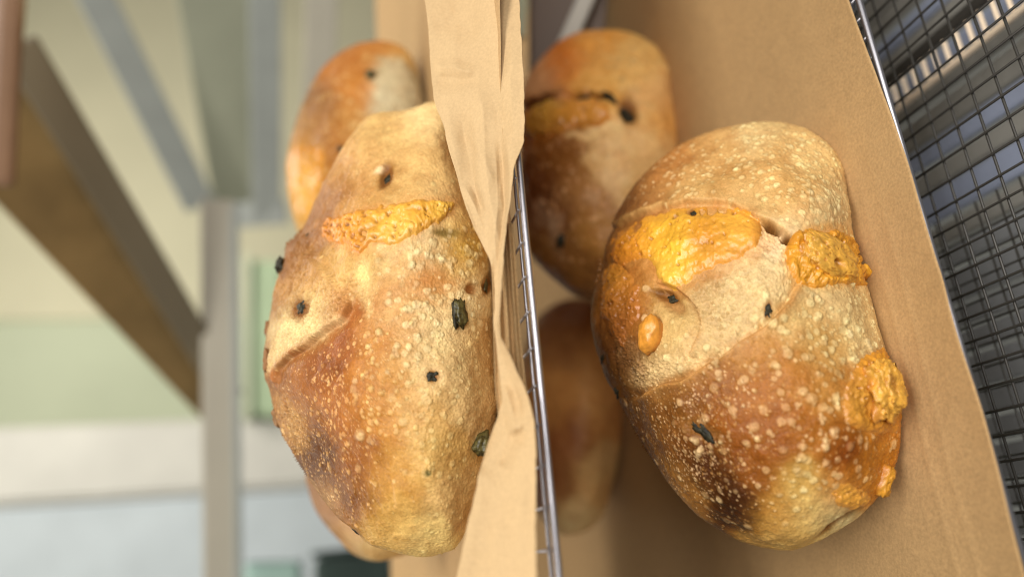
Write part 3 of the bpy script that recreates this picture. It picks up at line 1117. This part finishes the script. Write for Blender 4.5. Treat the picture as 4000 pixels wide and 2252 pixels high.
# ------------------------------------------------------------------ the loaves
# front loaf of the lower tray
ctrlR = [(1900, 330, (216, 178, 118)), (1800, 350, (207, 155, 90)), (1700, 420, (192, 132, 72)), (1620, 480, (172, 117, 66)), (1570, 540, (152, 102, 60)), (1950, 420, (212, 160, 92)),
         (2050, 400, (222, 180, 115)), (2020, 480, (207, 155, 88)), (1850, 450, (202, 148, 82)), (1750, 480, (207, 158, 92)), (2110, 520, (215, 180, 125)), (2050, 560, (214, 172, 115)),
         (1880, 500, (215, 170, 105)), (1900, 700, (215, 180, 125)), (1980, 680, (205, 170, 115)), (1850, 800, (210, 175, 120)), (1950, 640, (225, 195, 150)), (1780, 780, (192, 152, 97)),
         (1700, 800, (205, 165, 100)), (1760, 880, (210, 170, 110)), (1650, 930, (195, 155, 100)), (1560, 720, (182, 117, 50)), (1580, 800, (155, 98, 45)), (1540, 870, (145, 92, 50)),
         (1560, 940, (135, 88, 45)), (1620, 700, (195, 140, 75)), (1520, 700, (125, 78, 40)), (1700, 1000, (150, 95, 45)), (1800, 950, (165, 100, 45)), (1900, 880, (190, 130, 65)),
         (2000, 800, (210, 165, 100)), (2100, 750, (215, 178, 120)), (2180, 800, (220, 185, 125)), (2200, 860, (222, 190, 130)), (2080, 860, (205, 155, 85)), (2000, 930, (185, 120, 55)),
         (1900, 1000, (175, 108, 45)), (2100, 980, (195, 135, 65)), (2050, 1080, (180, 112, 45)), (1950, 1100, (170, 100, 42)), (1850, 1100, (165, 95, 40)), (1650, 1080, (150, 100, 55)),
         (1700, 1130, (128, 80, 40)), (1780, 1160, (100, 58, 28)), (1830, 1270, (78, 42, 25)), (1800, 1220, (104, 58, 28)), (1900, 1200, (152, 88, 35)), (1860, 1300, (120, 65, 28)),
         (1950, 1290, (195, 140, 65)), (2000, 1340, (210, 165, 85)), (1900, 1350, (200, 150, 75)), (2050, 1300, (220, 180, 100)), (2020, 1220, (205, 160, 80)), (2130, 1140, (150, 80, 30)),
         (2200, 1120, (200, 125, 35)), (2170, 1230, (205, 130, 40)), (2100, 1240, (195, 120, 50)), (2240, 1060, (205, 130, 40)), (2100, 1290, (215, 190, 130)), (1750, 1270, (180, 125, 65)),
         (1620, 1000, (142, 94, 50)), (1680, 1200, (165, 115, 62))]
outR = [(1850, 315), (1910, 307), (1960, 308), (2020, 322), (2070, 350), (2103, 385), (2122, 430), (2132, 500), (2140, 570), (2150, 620), (2165, 680), (2185, 740), (2203, 800), (2226, 870), (2246, 940), (2260, 1000), (2264, 1060),
        (2260, 1130), (2244, 1190), (2210, 1250), (2150, 1308), (2080, 1350), (2000, 1380), (1940, 1378), (1860, 1358), (1790, 1320), (1740, 1280), (1690, 1225), (1650, 1170), (1610, 1110), (1572, 1040),
        (1540, 985), (1510, 920), (1495, 860), (1485, 800), (1490, 740), (1508, 690), (1520, 620), (1542, 560), (1575, 500), (1610, 450), (1650, 410), (1710, 365), (1790, 330)]
LR = Loaf('bread_loaf', 'crusty loaf with melted orange cheese in front on the lower tray, largest in view', outR, (1880, 860), (2222, 820), Z2, (1490, 780, 0.307),
          0.042, 560, ctrlR, 36, 'olive and cheese loaves', seed=1)
LR.lip([(1515, 600), (1540, 565), (1600, 537), (1700, 516), (1780, 511), (1860, 526), (1920, 546), (1975, 588), (2005, 610), (2060, 600)], 0.0012, 0.0019, 70, 30, 4.0, rgb=(216, 168, 100), rw=5)
LR.lip([(2030, 690), (2000, 730), (1980, 772), (1930, 820), (1880, 852), (1800, 902), (1740, 937), (1650, 972), (1565, 1015)], 0.0012, 0.0020, 45, 24, 4, rgb=(206, 146, 80), rw=7)
LR.lip([(1640, 712), (1690, 722), (1740, 765), (1757, 820), (1745, 875), (1735, 905)], 0.0013, 0.0020, 26, 18, 2.5, rgb=(204, 150, 88), rw=5)
LR.lip([(1545, 560), (1535, 700), (1530, 800), (1545, 900), (1560, 1000)], 0.0003, 0.0008, 20, 18, 3)
LR.crumb([(1925, 560), (1985, 605), (1990, 680), (1970, 740), (1930, 790), (1860, 840), (1790, 850), (1755, 800), (1730, 740), (1790, 690), (1880, 640), (1908, 610)], (206, 172, 120), 0.0006, 0.0012, 0.5, 26, (1, 1, 1.5))
LR.crumb([(1925, 560), (1985, 600), (1990, 640), (1960, 660), (1915, 620)], (232, 205, 165), 0.0012, 0.0010, 0.55, 12)
LR.crumb([(1580, 920), (1680, 900), (1760, 880), (1850, 860), (1800, 895), (1690, 945), (1600, 985)], (222, 186, 130), 0.0002, 0.0008, 0.5, 14)
LR.crumb([(1555, 830), (1590, 850), (1630, 930), (1600, 970), (1560, 930), (1530, 870)], (150, 112, 74), 0.0006, 0.0014, 0.55, 14)
LR.pit(1940, 563, 26, 7, 0.004, 0.6, (120, 80, 45))
LR.pit(1978, 596, 15, 6, 0.003, 0.5, (130, 85, 45))
LR.pit(1690, 765, 30, 16, 0.0022, 0.5, (186, 138, 84))
LR.pit(1660, 735, 22, 10, 0.002, 0.1, (110, 72, 40))
LR.pit(2118, 1313, 50, 7, 0.0016, -0.55, (74, 78, 52))
LR.mix(0.55 * np.exp(-((LR.Q[..., 0] - 2125) / 60) ** 2 - ((LR.Q[..., 1] - 1310) / 26) ** 2), (190, 175, 130))
LR.scorch(1828, 1262, 62, 40, 0.5, (80, 42, 16), 0.8)
LR.scorch(1770, 1165, 52, 34, 0.9, (92, 50, 24), 0.7)
LR.scorch(1850, 1300, 60, 24, 0.3, (84, 44, 20), 0.6)
LR.scorch(1900, 1090, 190, 80, 0.1, (158, 92, 36), 0.5)
LR.scorch(1690, 1040, 90, 34, -0.5, (128, 80, 38), 0.5)
LR.scorch(2130, 1140, 44, 40, 0, (146, 72, 26), 0.7)
LR.scorch(1525, 880, 30, 110, 0.1, (112, 68, 34), 0.6)  # shading of the left edge painted into the crust, here and next line
LR.scorch(1560, 520, 40, 90, 0.7, (150, 94, 50), 0.5)
LR.scorch(1690, 400, 90, 30, -0.5, (186, 118, 58), 0.5)
LR.halo([(1533, 640), (1560, 585), (1690, 535), (1830, 525), (1920, 565), (1905, 630), (1800, 675), (1690, 730), (1640, 680), (1570, 680)], (206, 136, 66), 20, 0.5)
LR.halo([(1980, 640), (2040, 584), (2130, 590), (2170, 690), (2130, 716), (2000, 708)], (222, 158, 72), 16, 0.65)
LR.halo([(2140, 1020), (2170, 920), (2240, 900), (2264, 1000), (2230, 1080)], (200, 126, 52), 30, 0.6)
LR.halo([(1560, 690), (1600, 720), (1600, 790), (1560, 850), (1520, 780)], (176, 106, 48), 24, 0.5)
LR.blisters(760, 0.00035, 0.0018, region((2000, 950, 260, 200, 1), (1900, 1150, 280, 120, .55), (2150, 800, 90, 120, 1)), power=2.8, alpha=0.68)
LR.blisters(650, 0.0004, 0.0014, region((1950, 400, 170, 80, 1), (2060, 480, 80, 90, 1.3), (1720, 460, 120, 50, .5)), (236, 200, 146), power=2.2)
LR.blisters(1700, 0.00022, 0.0006, region((1900, 1080, 320, 240, 1), (1900, 420, 260, 110, .6)), (214, 164, 100), alpha=0.6, power=1.5)
LR.blisters(800, 0.0002, 0.0005, region((1720, 1020, 120, 70, 1), (1780, 1180, 110, 80, .9)), (236, 196, 150), alpha=0.8, power=1.2)
LR.blisters(60, 0.0009, 0.0021, region((2050, 860, 150, 160, 1), (2000, 1200, 160, 120, .4)), (226, 190, 138), 0.22, 0.6)
olives_LR = ((1672, 743, 44, 19, 0.05, 1), (1933, 778, 14, 32, 0.25, 2), (1553, 676, 24, 16, 0.3, 3), (1762, 1081, 78, 24, 0.42, 4), (1546, 990, 20, 34, -0.3, 5), (1742, 534, 18, 14, 0.2, 6),
                           (1510, 905, 14, 36, 0.0, 7), (2112, 1314, 88, 9, -0.58, 8))
for o_ in olives_LR:
    LR.pit(o_[0], o_[1], max(o_[2] * 0.75, 9), max(o_[3] * 0.75, 9), 0.0005, o_[4], (150, 98, 50))
LR.finish()
cA = [(1600, 600, (222, 140, 48)), (1700, 640, (244, 178, 62)), (1690, 690, (242, 182, 82)), (1660, 590, (236, 166, 60)), (1780, 585, (214, 130, 44)), (1790, 560, (222, 150, 56)), (1850, 560, (236, 164, 66)),
      (1900, 590, (230, 150, 60)), (1760, 650, (228, 152, 66)), (1860, 630, (232, 156, 72)), (1560, 620, (206, 120, 40)), (1720, 550, (228, 160, 60))]
LR.cheese([(1533, 640), (1548, 592), (1600, 550), (1680, 528), (1760, 518), (1830, 518), (1890, 536), (1914, 568), (1906, 610), (1870, 640), (1800, 664), (1745, 684), (1722, 712), (1685, 722), (1655, 704), (1648, 672), (1618, 645), (1588, 655), (1558, 665)],
          0.0012, cA, 0.0005, ((1738, 534, 11, 0.002), (1790, 526, 13, 0.0022), (1816, 524, 10, 0.002), (1600, 566, 10, 0.0015), (1765, 530, 7, 0.0015), (1846, 533, 7, 0.0015), (1700, 545, 8, 0.0015)), 3, 24, pores=45, lumps=0.0005)
LR.cheese([(1503, 730), (1528, 665), (1575, 682), (1602, 722), (1604, 790), (1575, 835), (1560, 870), (1535, 810), (1508, 790)], 0.0010,
          [(1540, 700, (196, 122, 46)), (1580, 760, (170, 98, 44)), (1560, 830, (150, 84, 42)), (1520, 750, (176, 104, 46))], 0.0008, seed=13, edge=18, pores=12, lumps=0.0006, label='amber toasted glaze of cheese')
LR.cheese([(1978, 640), (1990, 600), (2040, 584), (2100, 586), (2140, 606), (2160, 640), (2168, 690), (2170, 720), (2130, 714), (2060, 724), (2006, 708), (1984, 676)], 0.0012,
          [(2060, 650, (222, 146, 48)), (2150, 690, (230, 156, 56))], 0.0010, seed=23, edge=14, pores=20, lumps=0.0008)
LR.cheese([(2120, 1040), (2140, 950), (2185, 890), (2230, 880), (2250, 930), (2262, 1000), (2258, 1080), (2200, 1090), (2150, 1075)], 0.0009, [(2150, 1000, (206, 136, 56)), (2220, 900, (226, 150, 48)), (2220, 1080, (206, 130, 46))], 0.0008, seed=33, edge=22, pores=10, lumps=0.0006)
LR.chunk('cheese_lump', 2082, 650, 192, 122, 0.12, M_CHEESE, 0.28, 0.0, 3, (222, 156, 70), 2.3, 0.20, (110, 170), None, 0.035, ((0.05, -0.45, 0.2, 0.45), (-0.5, 0.3, 0.1, 0.2), (0.3, 0.55, 0.1, 0.2)))
LR.chunk('cheese_lump', 2214, 978, 132, 160, -0.1, M_CHEESE, 0.30, 0.05, 14, (222, 156, 70), 2.4, 0.30, (110, 150), None, 0.05, ((-0.2, 0.1, 0.3, 0.18),))
LR.cheese([(2090, 1240), (2130, 1215), (2180, 1240), (2190, 1262), (2150, 1280), (2110, 1268)], 0.0007, [(2140, 1245, (222, 150, 66))], 0.0008, seed=43, edge=16, pores=10)
LR.chunk('cheese_lump', 1640, 842, 62, 100, 0.15, M_CHEESE, 0.5, 0.25, 3, (222, 142, 62), 2.1, 0.16)
LR.chunk('cheese_lump', 2168, 690, 62, 22, 0.05, M_CHEESE, 0.6, 0.5, 4, (240, 166, 56), 2.6, 0.35)
LR.chunk('cheese_lump', 2162, 622, 38, 26, 0.5, M_CHEESE, 0.6, 0.4, 5, (240, 168, 54), 2.2, 0.4)
LR.chunk('cheese_lump', 2262, 985, 46, 48, -0.6, M_CHEESE, 0.6, 0.3, 6, (242, 168, 48), 2.2, 0.5)
LR.chunk('cheese_lump', 2250, 930, 36, 30, 0.4, M_CHEESE, 0.6, 0.3, 7, (246, 176, 54), 2.2, 0.5)
LR.chunk('cheese_lump', 2226, 1214, 42, 78, 0.35, M_CHEESE, 0.5, 0.1, 8, (210, 140, 50), 2.4, 0.5)
for (x, y, w, h, a, s) in olives_LR:
    LR.chunk('olive_piece', x, y, w, h, a, M_OLIVE, 0.24, 0.0, s, None, 2.3, 0.75, (18, 26))

# front loaf of the upper tray
ctrlL = [(1060, 300, (224, 188, 128)), (980, 330, (217, 172, 102)), (930, 400, (207, 157, 92)), (880, 450, (197, 142, 82)), (840, 500, (178, 122, 72)), (1050, 400, (215, 170, 102)), (1120, 450, (218, 175, 110)),
         (1000, 470, (207, 157, 90)), (1150, 560, (211, 166, 97)), (900, 520, (200, 145, 75)), (780, 600, (168, 112, 62)), (740, 640, (152, 102, 60)), (850, 660, (205, 155, 85)), (760, 700, (192, 142, 82)),
         (900, 680, (212, 170, 95)), (1000, 650, (215, 173, 112)), (1100, 620, (215, 180, 127)), (1180, 600, (210, 165, 80)), (1180, 640, (206, 156, 60)), (1050, 690, (205, 145, 82)), (960, 740, (206, 147, 87)),
         (1100, 700, (200, 142, 78)), (1200, 700, (220, 190, 135)), (1100, 800, (218, 183, 127)), (1000, 800, (210, 160, 100)), (950, 850, (196, 132, 67)), (880, 760, (172, 97, 52)), (840, 850, (165, 92, 45)),
         (800, 900, (160, 90, 45)), (830, 930, (150, 80, 32)), (760, 950, (165, 105, 60)), (900, 950, (190, 120, 50)), (980, 950, (205, 145, 70)), (1080, 920, (214, 176, 118)), (1200, 900, (213, 180, 123)),
         (1235, 900, (192, 142, 77)), (1200, 1000, (206, 166, 107)), (1050, 1030, (206, 157, 88)), (950, 1050, (191, 126, 52)), (850, 1050, (175, 105, 45)), (780, 1100, (130, 80, 34)), (800, 1150, (116, 70, 30)),
         (740, 1080, (160, 110, 65)), (700, 1000, (160, 110, 65)), (860, 1200, (138, 84, 34)), (900, 1150, (160, 95, 38)), (900, 1270, (154, 94, 36)), (980, 1200, (200, 145, 66)), (1000, 1300, (206, 156, 77)),
         (1100, 1150, (209, 162, 88)), (1150, 1250, (206, 161, 97)), (1060, 1370, (216, 181, 108)), (960, 1350, (215, 170, 90)), (940, 1390, (190, 140, 75)), (820, 1250, (175, 130, 80)), (690, 900, (150, 95, 50)),
         (720, 840, (205, 175, 120)), (780, 800, (215, 185, 125)), (700, 760, (160, 110, 60))]
outL = [(950, 283), (1010, 279), (1055, 267), (1082, 258), (1125, 272), (1160, 370), (1185, 470), (1210, 560), (1236, 650), (1246, 740), (1249, 840), (1252, 940), (1256, 1020), (1242, 1080), (1225, 1150), (1205, 1240),
        (1180, 1320), (1150, 1375), (1110, 1392), (1060, 1400), (990, 1384), (930, 1366), (888, 1330), (850, 1298), (810, 1250), (770, 1195), (735, 1140), (712, 1095), (692, 1050), (682, 1000), (672, 950), (668, 880),
        (678, 800), (692, 720), (706, 670), (722, 612), (760, 575), (796, 500), (832, 428), (872, 356), (910, 304)]
LL = Loaf('bread_loaf', 'crusty loaf with cheese streak and dark olives in front on the upper tray', outL, (960, 850), (1250, 880), Z1, (668, 850, 0.304),
          0.040, 560, ctrlL, 36, 'olive and cheese loaves', seed=2)
LL.lip([(872, 770), (884, 742), (868, 790), (850, 812), (800, 850), (745, 888), (705, 925), (690, 985)][1:][::-1], 0.0017, 0.0022, 45, 26, 5, rgb=(184, 112, 60), rw=8)
LL.lip([(884, 742), (915, 770), (935, 800), (950, 860)], 0.0003, 0.0004, 20, 16, 4)
LL.lip([(800, 575), (760, 590), (735, 620), (710, 690)], 0.0003, 0.0006, 18, 20, 3)
LL.lip([(780, 640), (835, 665), (860, 720), (880, 745)], 0.0003, 0.0005, 22, 16, 3)
LL.lip([(960, 1000), (950, 1080), (985, 1180), (1000, 1300)], 0.0003, 0.0003, 30, 30, 6)
LL.crumb([(672, 880), (690, 830), (715, 780), (745, 745), (800, 790), (862, 800), (800, 846), (745, 884), (700, 925), (676, 930)], (222, 192, 136), 0.0008, 0.0016, 0.6, 16, (1, 1, 1.6), 160)
LL.crumb([(740, 745), (790, 690), (850, 690), (905, 700), (885, 738), (860, 790), (800, 800)], (216, 172, 104), 0.0004, 0.0009, 0.3, 24, (1.5, 1, 0.7), 170)
LL.crumb([(905, 640), (930, 700), (930, 790), (905, 770), (890, 690)], (228, 196, 128), 0.0006, 0.0010, 0.5, 14, (1, 1, 1), 180)
LL.crumb([(690, 1000), (720, 1010), (770, 1120), (740, 1140), (705, 1080)], (206, 160, 100), 0.0002, 0.0012, 0.5, 14, (1, 1, 1), 190)
LL.crumb([(690, 690), (740, 620), (790, 620), (770, 700), (700, 770)], (188, 136, 78), 0.0002, 0.0010, 0.45, 18, (1, 1, .6), 200)
LL.pit(1192, 722, 17, 13, 0.0022, 0.3, (176, 122, 70))
LL.pit(955, 425, 16, 8, 0.0007, -0.4, (232, 198, 150))
LL.pit(968, 440, 12, 26, 0.0016, 0.35, (120, 70, 36))
LL.pit(1075, 1190, 10, 8, 0.0003, 0, (120, 112, 66))
LL.pit(1120, 588, 36, 9, 0.0003, 0.1, (150, 122, 70))
LL.mix(0.5 * np.exp(-((LL.Q[..., 0] - 1175) / 40) ** 2 - ((LL.Q[..., 1] - 620) / 34) ** 2), (196, 150, 44))
LL.scorch(795, 1140, 60, 60, 0.7, (104, 58, 16), 0.65)
LL.scorch(870, 1230, 80, 30, 0.6, (124, 72, 24), 0.6)
LL.scorch(830, 925, 36, 26, 0.3, (134, 68, 24), 0.7)
LL.scorch(800, 990, 70, 80, 0, (168, 100, 44), 0.5)
LL.scorch(890, 1130, 50, 90, -0.3, (164, 96, 38), 0.5)
LL.scorch(820, 520, 30, 90, 0.65, (150, 96, 52), 0.6)
LL.scorch(745, 640, 26, 70, 0.4, (140, 90, 50), 0.5)
LL.scorch(1080, 700, 60, 30, 0, (198, 126, 62), 0.5)
LL.halo([(806, 575), (900, 533), (1050, 506), (1138, 520), (1035, 592), (900, 630)], (206, 142, 74), 12, 0.5)
LL.blisters(300, 0.0004, 0.0017, region((1080, 720, 130, 90, 1), (1120, 640, 110, 50, .8), (1060, 900, 110, 110, .7)), (234, 205, 160), power=2.2, alpha=0.55)
LL.blisters(480, 0.0003, 0.0012, region((860, 1050, 130, 150, 1), (920, 950, 120, 130, 1)), (228, 178, 112), power=2.2)
LL.blisters(260, 0.0004, 0.0014, region((1100, 1000, 120, 300, 1), (1180, 400, 80, 120, .5)), (228, 188, 130), 0.22, 0.6)
LL.blisters(1600, 0.00018, 0.0005, region((820, 1130, 130, 170, 1), (900, 450, 120, 120, .5), (860, 900, 120, 100, .7)), (226, 182, 130), alpha=0.7, power=1.3)
LL.blisters(26, 0.0012, 0.0026, region((1080, 880, 90, 120, 1), (900, 1120, 80, 100, .7), (1180, 950, 60, 100, .6)), (224, 190, 136), 0.16, 0.55)
olives_LL = ((969, 440, 19, 42, 0.35, 11, .4), (704, 668, 24, 42, 0.2, 12, .6), (752, 776, 32, 40, 0.2, 13, .35), (1088, 945, 22, 24, 0.5, 15, .35), (891, 1334, 34, 17, 0.5, 17, .4), (773, 590, 8, 9, 0, 18, .5), (1228, 716, 16, 36, 0.1, 19, .25))
for o_ in olives_LL:
    LL.pit(o_[0], o_[1], max(o_[2] * 0.75, 9), max(o_[3] * 0.75, 9), 0.0005, o_[4], (150, 98, 50))
LL.finish()
LL.cheese([(806, 575), (828, 548), (900, 533), (960, 521), (1050, 506), (1100, 503), (1132, 508), (1138, 522), (1115, 550), (1070, 575), (1035, 592), (990, 608), (945, 612), (912, 628), (896, 632), (868, 612), (826, 603)], 0.0013,
          [(830, 575, (206, 122, 44)), (880, 560, (222, 142, 56)), (960, 550, (228, 156, 66)), (1050, 530, (226, 152, 60)), (1110, 520, (236, 176, 84)), (1000, 590, (236, 176, 88)), (900, 610, (212, 132, 48)), (860, 590, (222, 140, 52))],
          0.0006, ((921, 588, 8, 0.0016), (880, 570, 5, 0.0012)), 53, 12, pores=95, lumps=0.0005)
LL.chunk('cheese_lump', 1108, 528, 46, 24, -0.7, M_CHEESE, 0.3, 0.2, 9, (236, 180, 92), 2.1, 0.12)
for (x, y, w, h, a, s, t) in olives_LL:
    LL.chunk('olive_piece', x, y, w, h, a, M_OLIVE if s != 19 else M_OLIVE_G, t * (0.5 if s != 12 else 1), 0.0, s, None, 2.3, 0.75, (18, 26))
LL.chunk('olive_piece', 1159, 784, 34, 70, -0.08, M_OLIVE_G, 0.3, 0.15, 14, None, 3.6, 0.42, label='olive green olive piece with dark skin')
LL.chunk('olive_skin', 1148, 786, 16, 66, -0.1, M_OLIVE, 0.45, 0.3, 20, None, 3.0, 0.5)
LL.chunk('olive_piece', 1208, 1116, 56, 44, -0.45, M_OLIVE_G, 0.5, 0.3, 16, None, 2.8, 0.4, label='greyish green olive piece next to the paper')
LL.chunk('crust_flake', 672, 828, 22, 40, 0.2, M_CRUST, 0.4, -0.35, 21, (136, 96, 60), 2.1, 0.5)
LL.chunk('crust_flake', 674, 905, 24, 60, 0.1, M_CRUST, 0.4, -0.35, 22, (146, 104, 66), 2.1, 0.5)
LL.chunk('crust_flake', 690, 1052, 26, 50, -0.3, M_CRUST, 0.4, -0.35, 23, (142, 104, 66), 2.1, 0.5)

# rear loaf of the upper tray
ctrl = [(960, 120, (197, 127, 67)), (850, 180, (187, 117, 62)), (900, 220, (192, 122, 57)), (800, 250, (152, 107, 72)), (830, 330, (172, 107, 57)), (780, 330, (162, 117, 72)), (760, 400, (205, 140, 60)),
        (740, 480, (206, 150, 60)), (850, 380, (167, 107, 57)), (800, 480, (182, 117, 47)), (880, 330, (192, 137, 77)), (1000, 150, (205, 155, 85)), (1000, 220, (192, 172, 142)), (1040, 260, (187, 167, 142)),
        (980, 260, (192, 172, 147)), (880, 380, (176, 116, 60)), (760, 560, (200, 150, 90))]
L3 = Loaf('bread_loaf', 'loaf with a pale floury end patch at the rear of the upper tray', [(960, 102), (1010, 116), (1045, 160), (1062, 220), (1072, 300), (1085, 450), (1085, 600), (1000, 780), (880, 740), (790, 660), (742, 560), (724, 470), (722, 400),
          (738, 330), (760, 265), (795, 195), (842, 142), (900, 110)], (900, 420), (1088, 360), Z1, (722, 400, 0.455), 0.04, 240, ctrl, 34, 'olive and cheese loaves', seed=4)
fl = sstep(-14, 14, poly_sd(L3.Q + L3.warp, spline([(950, 150), (1000, 140), (1040, 170), (1060, 230), (1066, 300), (1000, 300), (960, 290), (945, 220)], 80)))
L3.mix(fl * 0.8, (196, 176, 148))
L3.crumb([(960, 160), (1040, 180), (1058, 290), (965, 285)], (190, 170, 142), 0.0002, 0.0009, 0.3, 16, seed=260)
L3.blisters(420, 0.0005, 0.0020, region((850, 300, 140, 160, 1)), (214, 170, 116), power=2)
L3.contrast, L3.gain, L3.sat = 0.2, 0.95, 1.02
L3.tint = np.array([0.98, 1.02, 0.88])
L3.finish()
L3.cheese([(728, 400), (752, 368), (800, 370), (812, 420), (800, 500), (780, 560), (748, 550), (728, 490)], 0.0008, [(770, 430, (214, 146, 48)), (750, 520, (216, 152, 56)), (790, 390, (196, 126, 48))], 0.001, seed=63, edge=40, pores=10)
L3.chunk('olive_piece', 935, 197, 24, 24, 0.3, M_OLIVE_G, 0.5, 0.2, 24, None, 2.4, 0.4, (10, 14))
L3.chunk('olive_piece', 856, 373, 14, 16, 0.3, M_OLIVE, 0.5, 0.2, 25, None, 2.4, 0.4, (10, 14))

# rear loaf of the lower tray
ctrl = [(1500, 90, (202, 142, 72)), (1420, 150, (187, 112, 57)), (1600, 150, (206, 161, 97)), (1650, 250, (206, 161, 107)), (1690, 300, (206, 151, 82)), (1550, 400, (201, 161, 111)), (1620, 450, (192, 152, 102)),
        (1400, 400, (122, 77, 42)), (1350, 450, (107, 62, 37)), (1400, 520, (117, 77, 52)), (1450, 480, (152, 107, 67)), (1500, 560, (152, 107, 62)), (1400, 650, (127, 87, 52)), (1460, 720, (122, 82, 47)),
        (1340, 200, (192, 142, 102)), (1330, 320, (152, 92, 42)), (1500, 200, (204, 152, 84)), (1580, 620, (150, 106, 62)), (1640, 380, (204, 164, 112))]
L4 = Loaf('bread_loaf', 'loaf with toasted cheese in its split top at the rear of the lower tray', [(1500, 76), (1560, 77), (1618, 95), (1658, 130), (1682, 180), (1692, 240), (1700, 310), (1706, 390), (1692, 480), (1645, 620), (1570, 715), (1505, 750), (1445, 742), (1392, 702),
          (1350, 660), (1318, 600), (1308, 500), (1308, 400), (1308, 300), (1318, 225), (1345, 168), (1400, 110), (1450, 85)], (1500, 400), (1702, 330), Z2, (1309, 400, 0.452), 0.042, 260, ctrl, 34, 'olive and cheese loaves', seed=5)
L4.lip([(1315, 290), (1345, 258), (1400, 238), (1470, 232), (1530, 238), (1580, 270), (1598, 300)], 0.0013, 0.0015, 40, 20, 3)
L4.lip([(1330, 350), (1400, 345), (1470, 350), (1540, 330), (1590, 300)][::-1], 0.0008, 0.0008, 30, 20, 3)
L4.crumb([(1420, 338), (1500, 315), (1540, 280), (1580, 285), (1590, 305), (1540, 335), (1470, 350)], (212, 176, 124), 0.0008, 0.001, 0.7, 8, seed=270)
L4.pit(1352, 252, 52, 11, 0.004, -0.45, (84, 46, 24))
L4.pit(1475, 236, 50, 9, 0.003, 0.0, (110, 66, 34))
L4.pit(1580, 275, 20, 40, 0.003, -0.4, (120, 76, 40))
L4.blisters(520, 0.0005, 0.0020, region((1420, 480, 120, 160, 1), (1560, 160, 140, 80, .5)), (196, 150, 110), power=2)
fl = sstep(0.1, 0.9, fbm(L4.P0 * 60, 4, 300)) * np.exp(-((L4.Q[..., 0] - 1400) / 90) ** 2 - ((L4.Q[..., 1] - 520) / 110) ** 2)
L4.mix(fl * 0.5, (190, 160, 134))
L4.contrast, L4.gain, L4.sat = 0.10, 1.35, 1.06  # gain brightens the crust colour because little light reaches under the upper tray
L4.finish()
L4.cheese([(1325, 300), (1360, 258), (1430, 248), (1500, 250), (1534, 275), (1524, 304), (1450, 320), (1390, 337), (1345, 345), (1322, 328)], 0.003,
          [(1350, 300, (196, 126, 50)), (1420, 290, (206, 130, 56)), (1500, 275, (220, 142, 66)), (1360, 265, (216, 160, 80)), (1330, 330, (150, 92, 40))], 0.0012, seed=73, edge=12, pores=24, lumps=0.001)
for (x, y, w, h, a, s) in ((1460, 238, 46, 17, -0.15, 31), (1537, 243, 54, 17, 0.8, 32), (1580, 286, 26, 54, -0.45, 33), (1410, 606, 22, 40, 0.1, 34), (1342, 260, 64, 14, -0.6, 35)):
    L4.chunk('olive_piece', x, y, w, h, a, M_OLIVE, 0.5, 0.1, s, None, 2.4, 0.4, (10, 14))

# far loaf on the lower tray, out of focus between the trays
ctrl = [(1380, 1000, (190, 128, 62)), (1400, 850, (160, 108, 62)), (1450, 1100, (150, 92, 50)), (1520, 900, (180, 122, 62)), (1520, 1050, (200, 138, 70)), (1400, 1200, (140, 86, 48)), (1500, 1200, (200, 146, 80)),
        (1450, 1320, (206, 166, 108)), (1530, 1180, (214, 172, 110))]
L5 = Loaf('bread_loaf', 'dark brown blurred loaf lying far back between the two trays', [(1440, 752), (1500, 770), (1545, 850), (1562, 950), (1562, 1100), (1545, 1200), (1510, 1300), (1450, 1343), (1390, 1330), (1340, 1260),
          (1310, 1100), (1308, 950), (1330, 830), (1380, 772)], (1440, 1050), (1562, 1040), Z2, (1309, 1040, 0.53), 0.042, 120, ctrl, 34, 'olive and cheese loaves', seed=6)
L5.blisters(80, 0.0006, 0.002, region((1440, 1000, 120, 220, 1)), (190, 140, 84))
L5.contrast, L5.gain, L5.sat = 0.0, 1.5, 0.9  # crust albedo boosted so this loaf looks warmly lit
L5.tint = np.array([1.0, 1.0, 0.85])
L5.finish()

# loaf behind the near end of the front upper loaf
ctrl = [(870, 1340, (186, 130, 80)), (960, 1395, (206, 156, 96)), (930, 1370, (190, 150, 110)), (820, 1290, (160, 112, 84))]
L6 = Loaf('bread_loaf', 'loaf mostly hidden behind the front upper loaf, only its lower end showing', [(780, 1180), (900, 1130), (1060, 1160), (1140, 1250), (1120, 1335), (1050, 1382), (985, 1402), (940, 1409), (890, 1394), (845, 1350), (800, 1290), (776, 1230)],
          (960, 1280), (1140, 1270), Z1, (776, 1230, 0.40), 0.03, 120, ctrl, 34, 'olive and cheese loaves', seed=8)
L6.tint = np.array([0.97, 1.05, 0.85])
L6.finish()
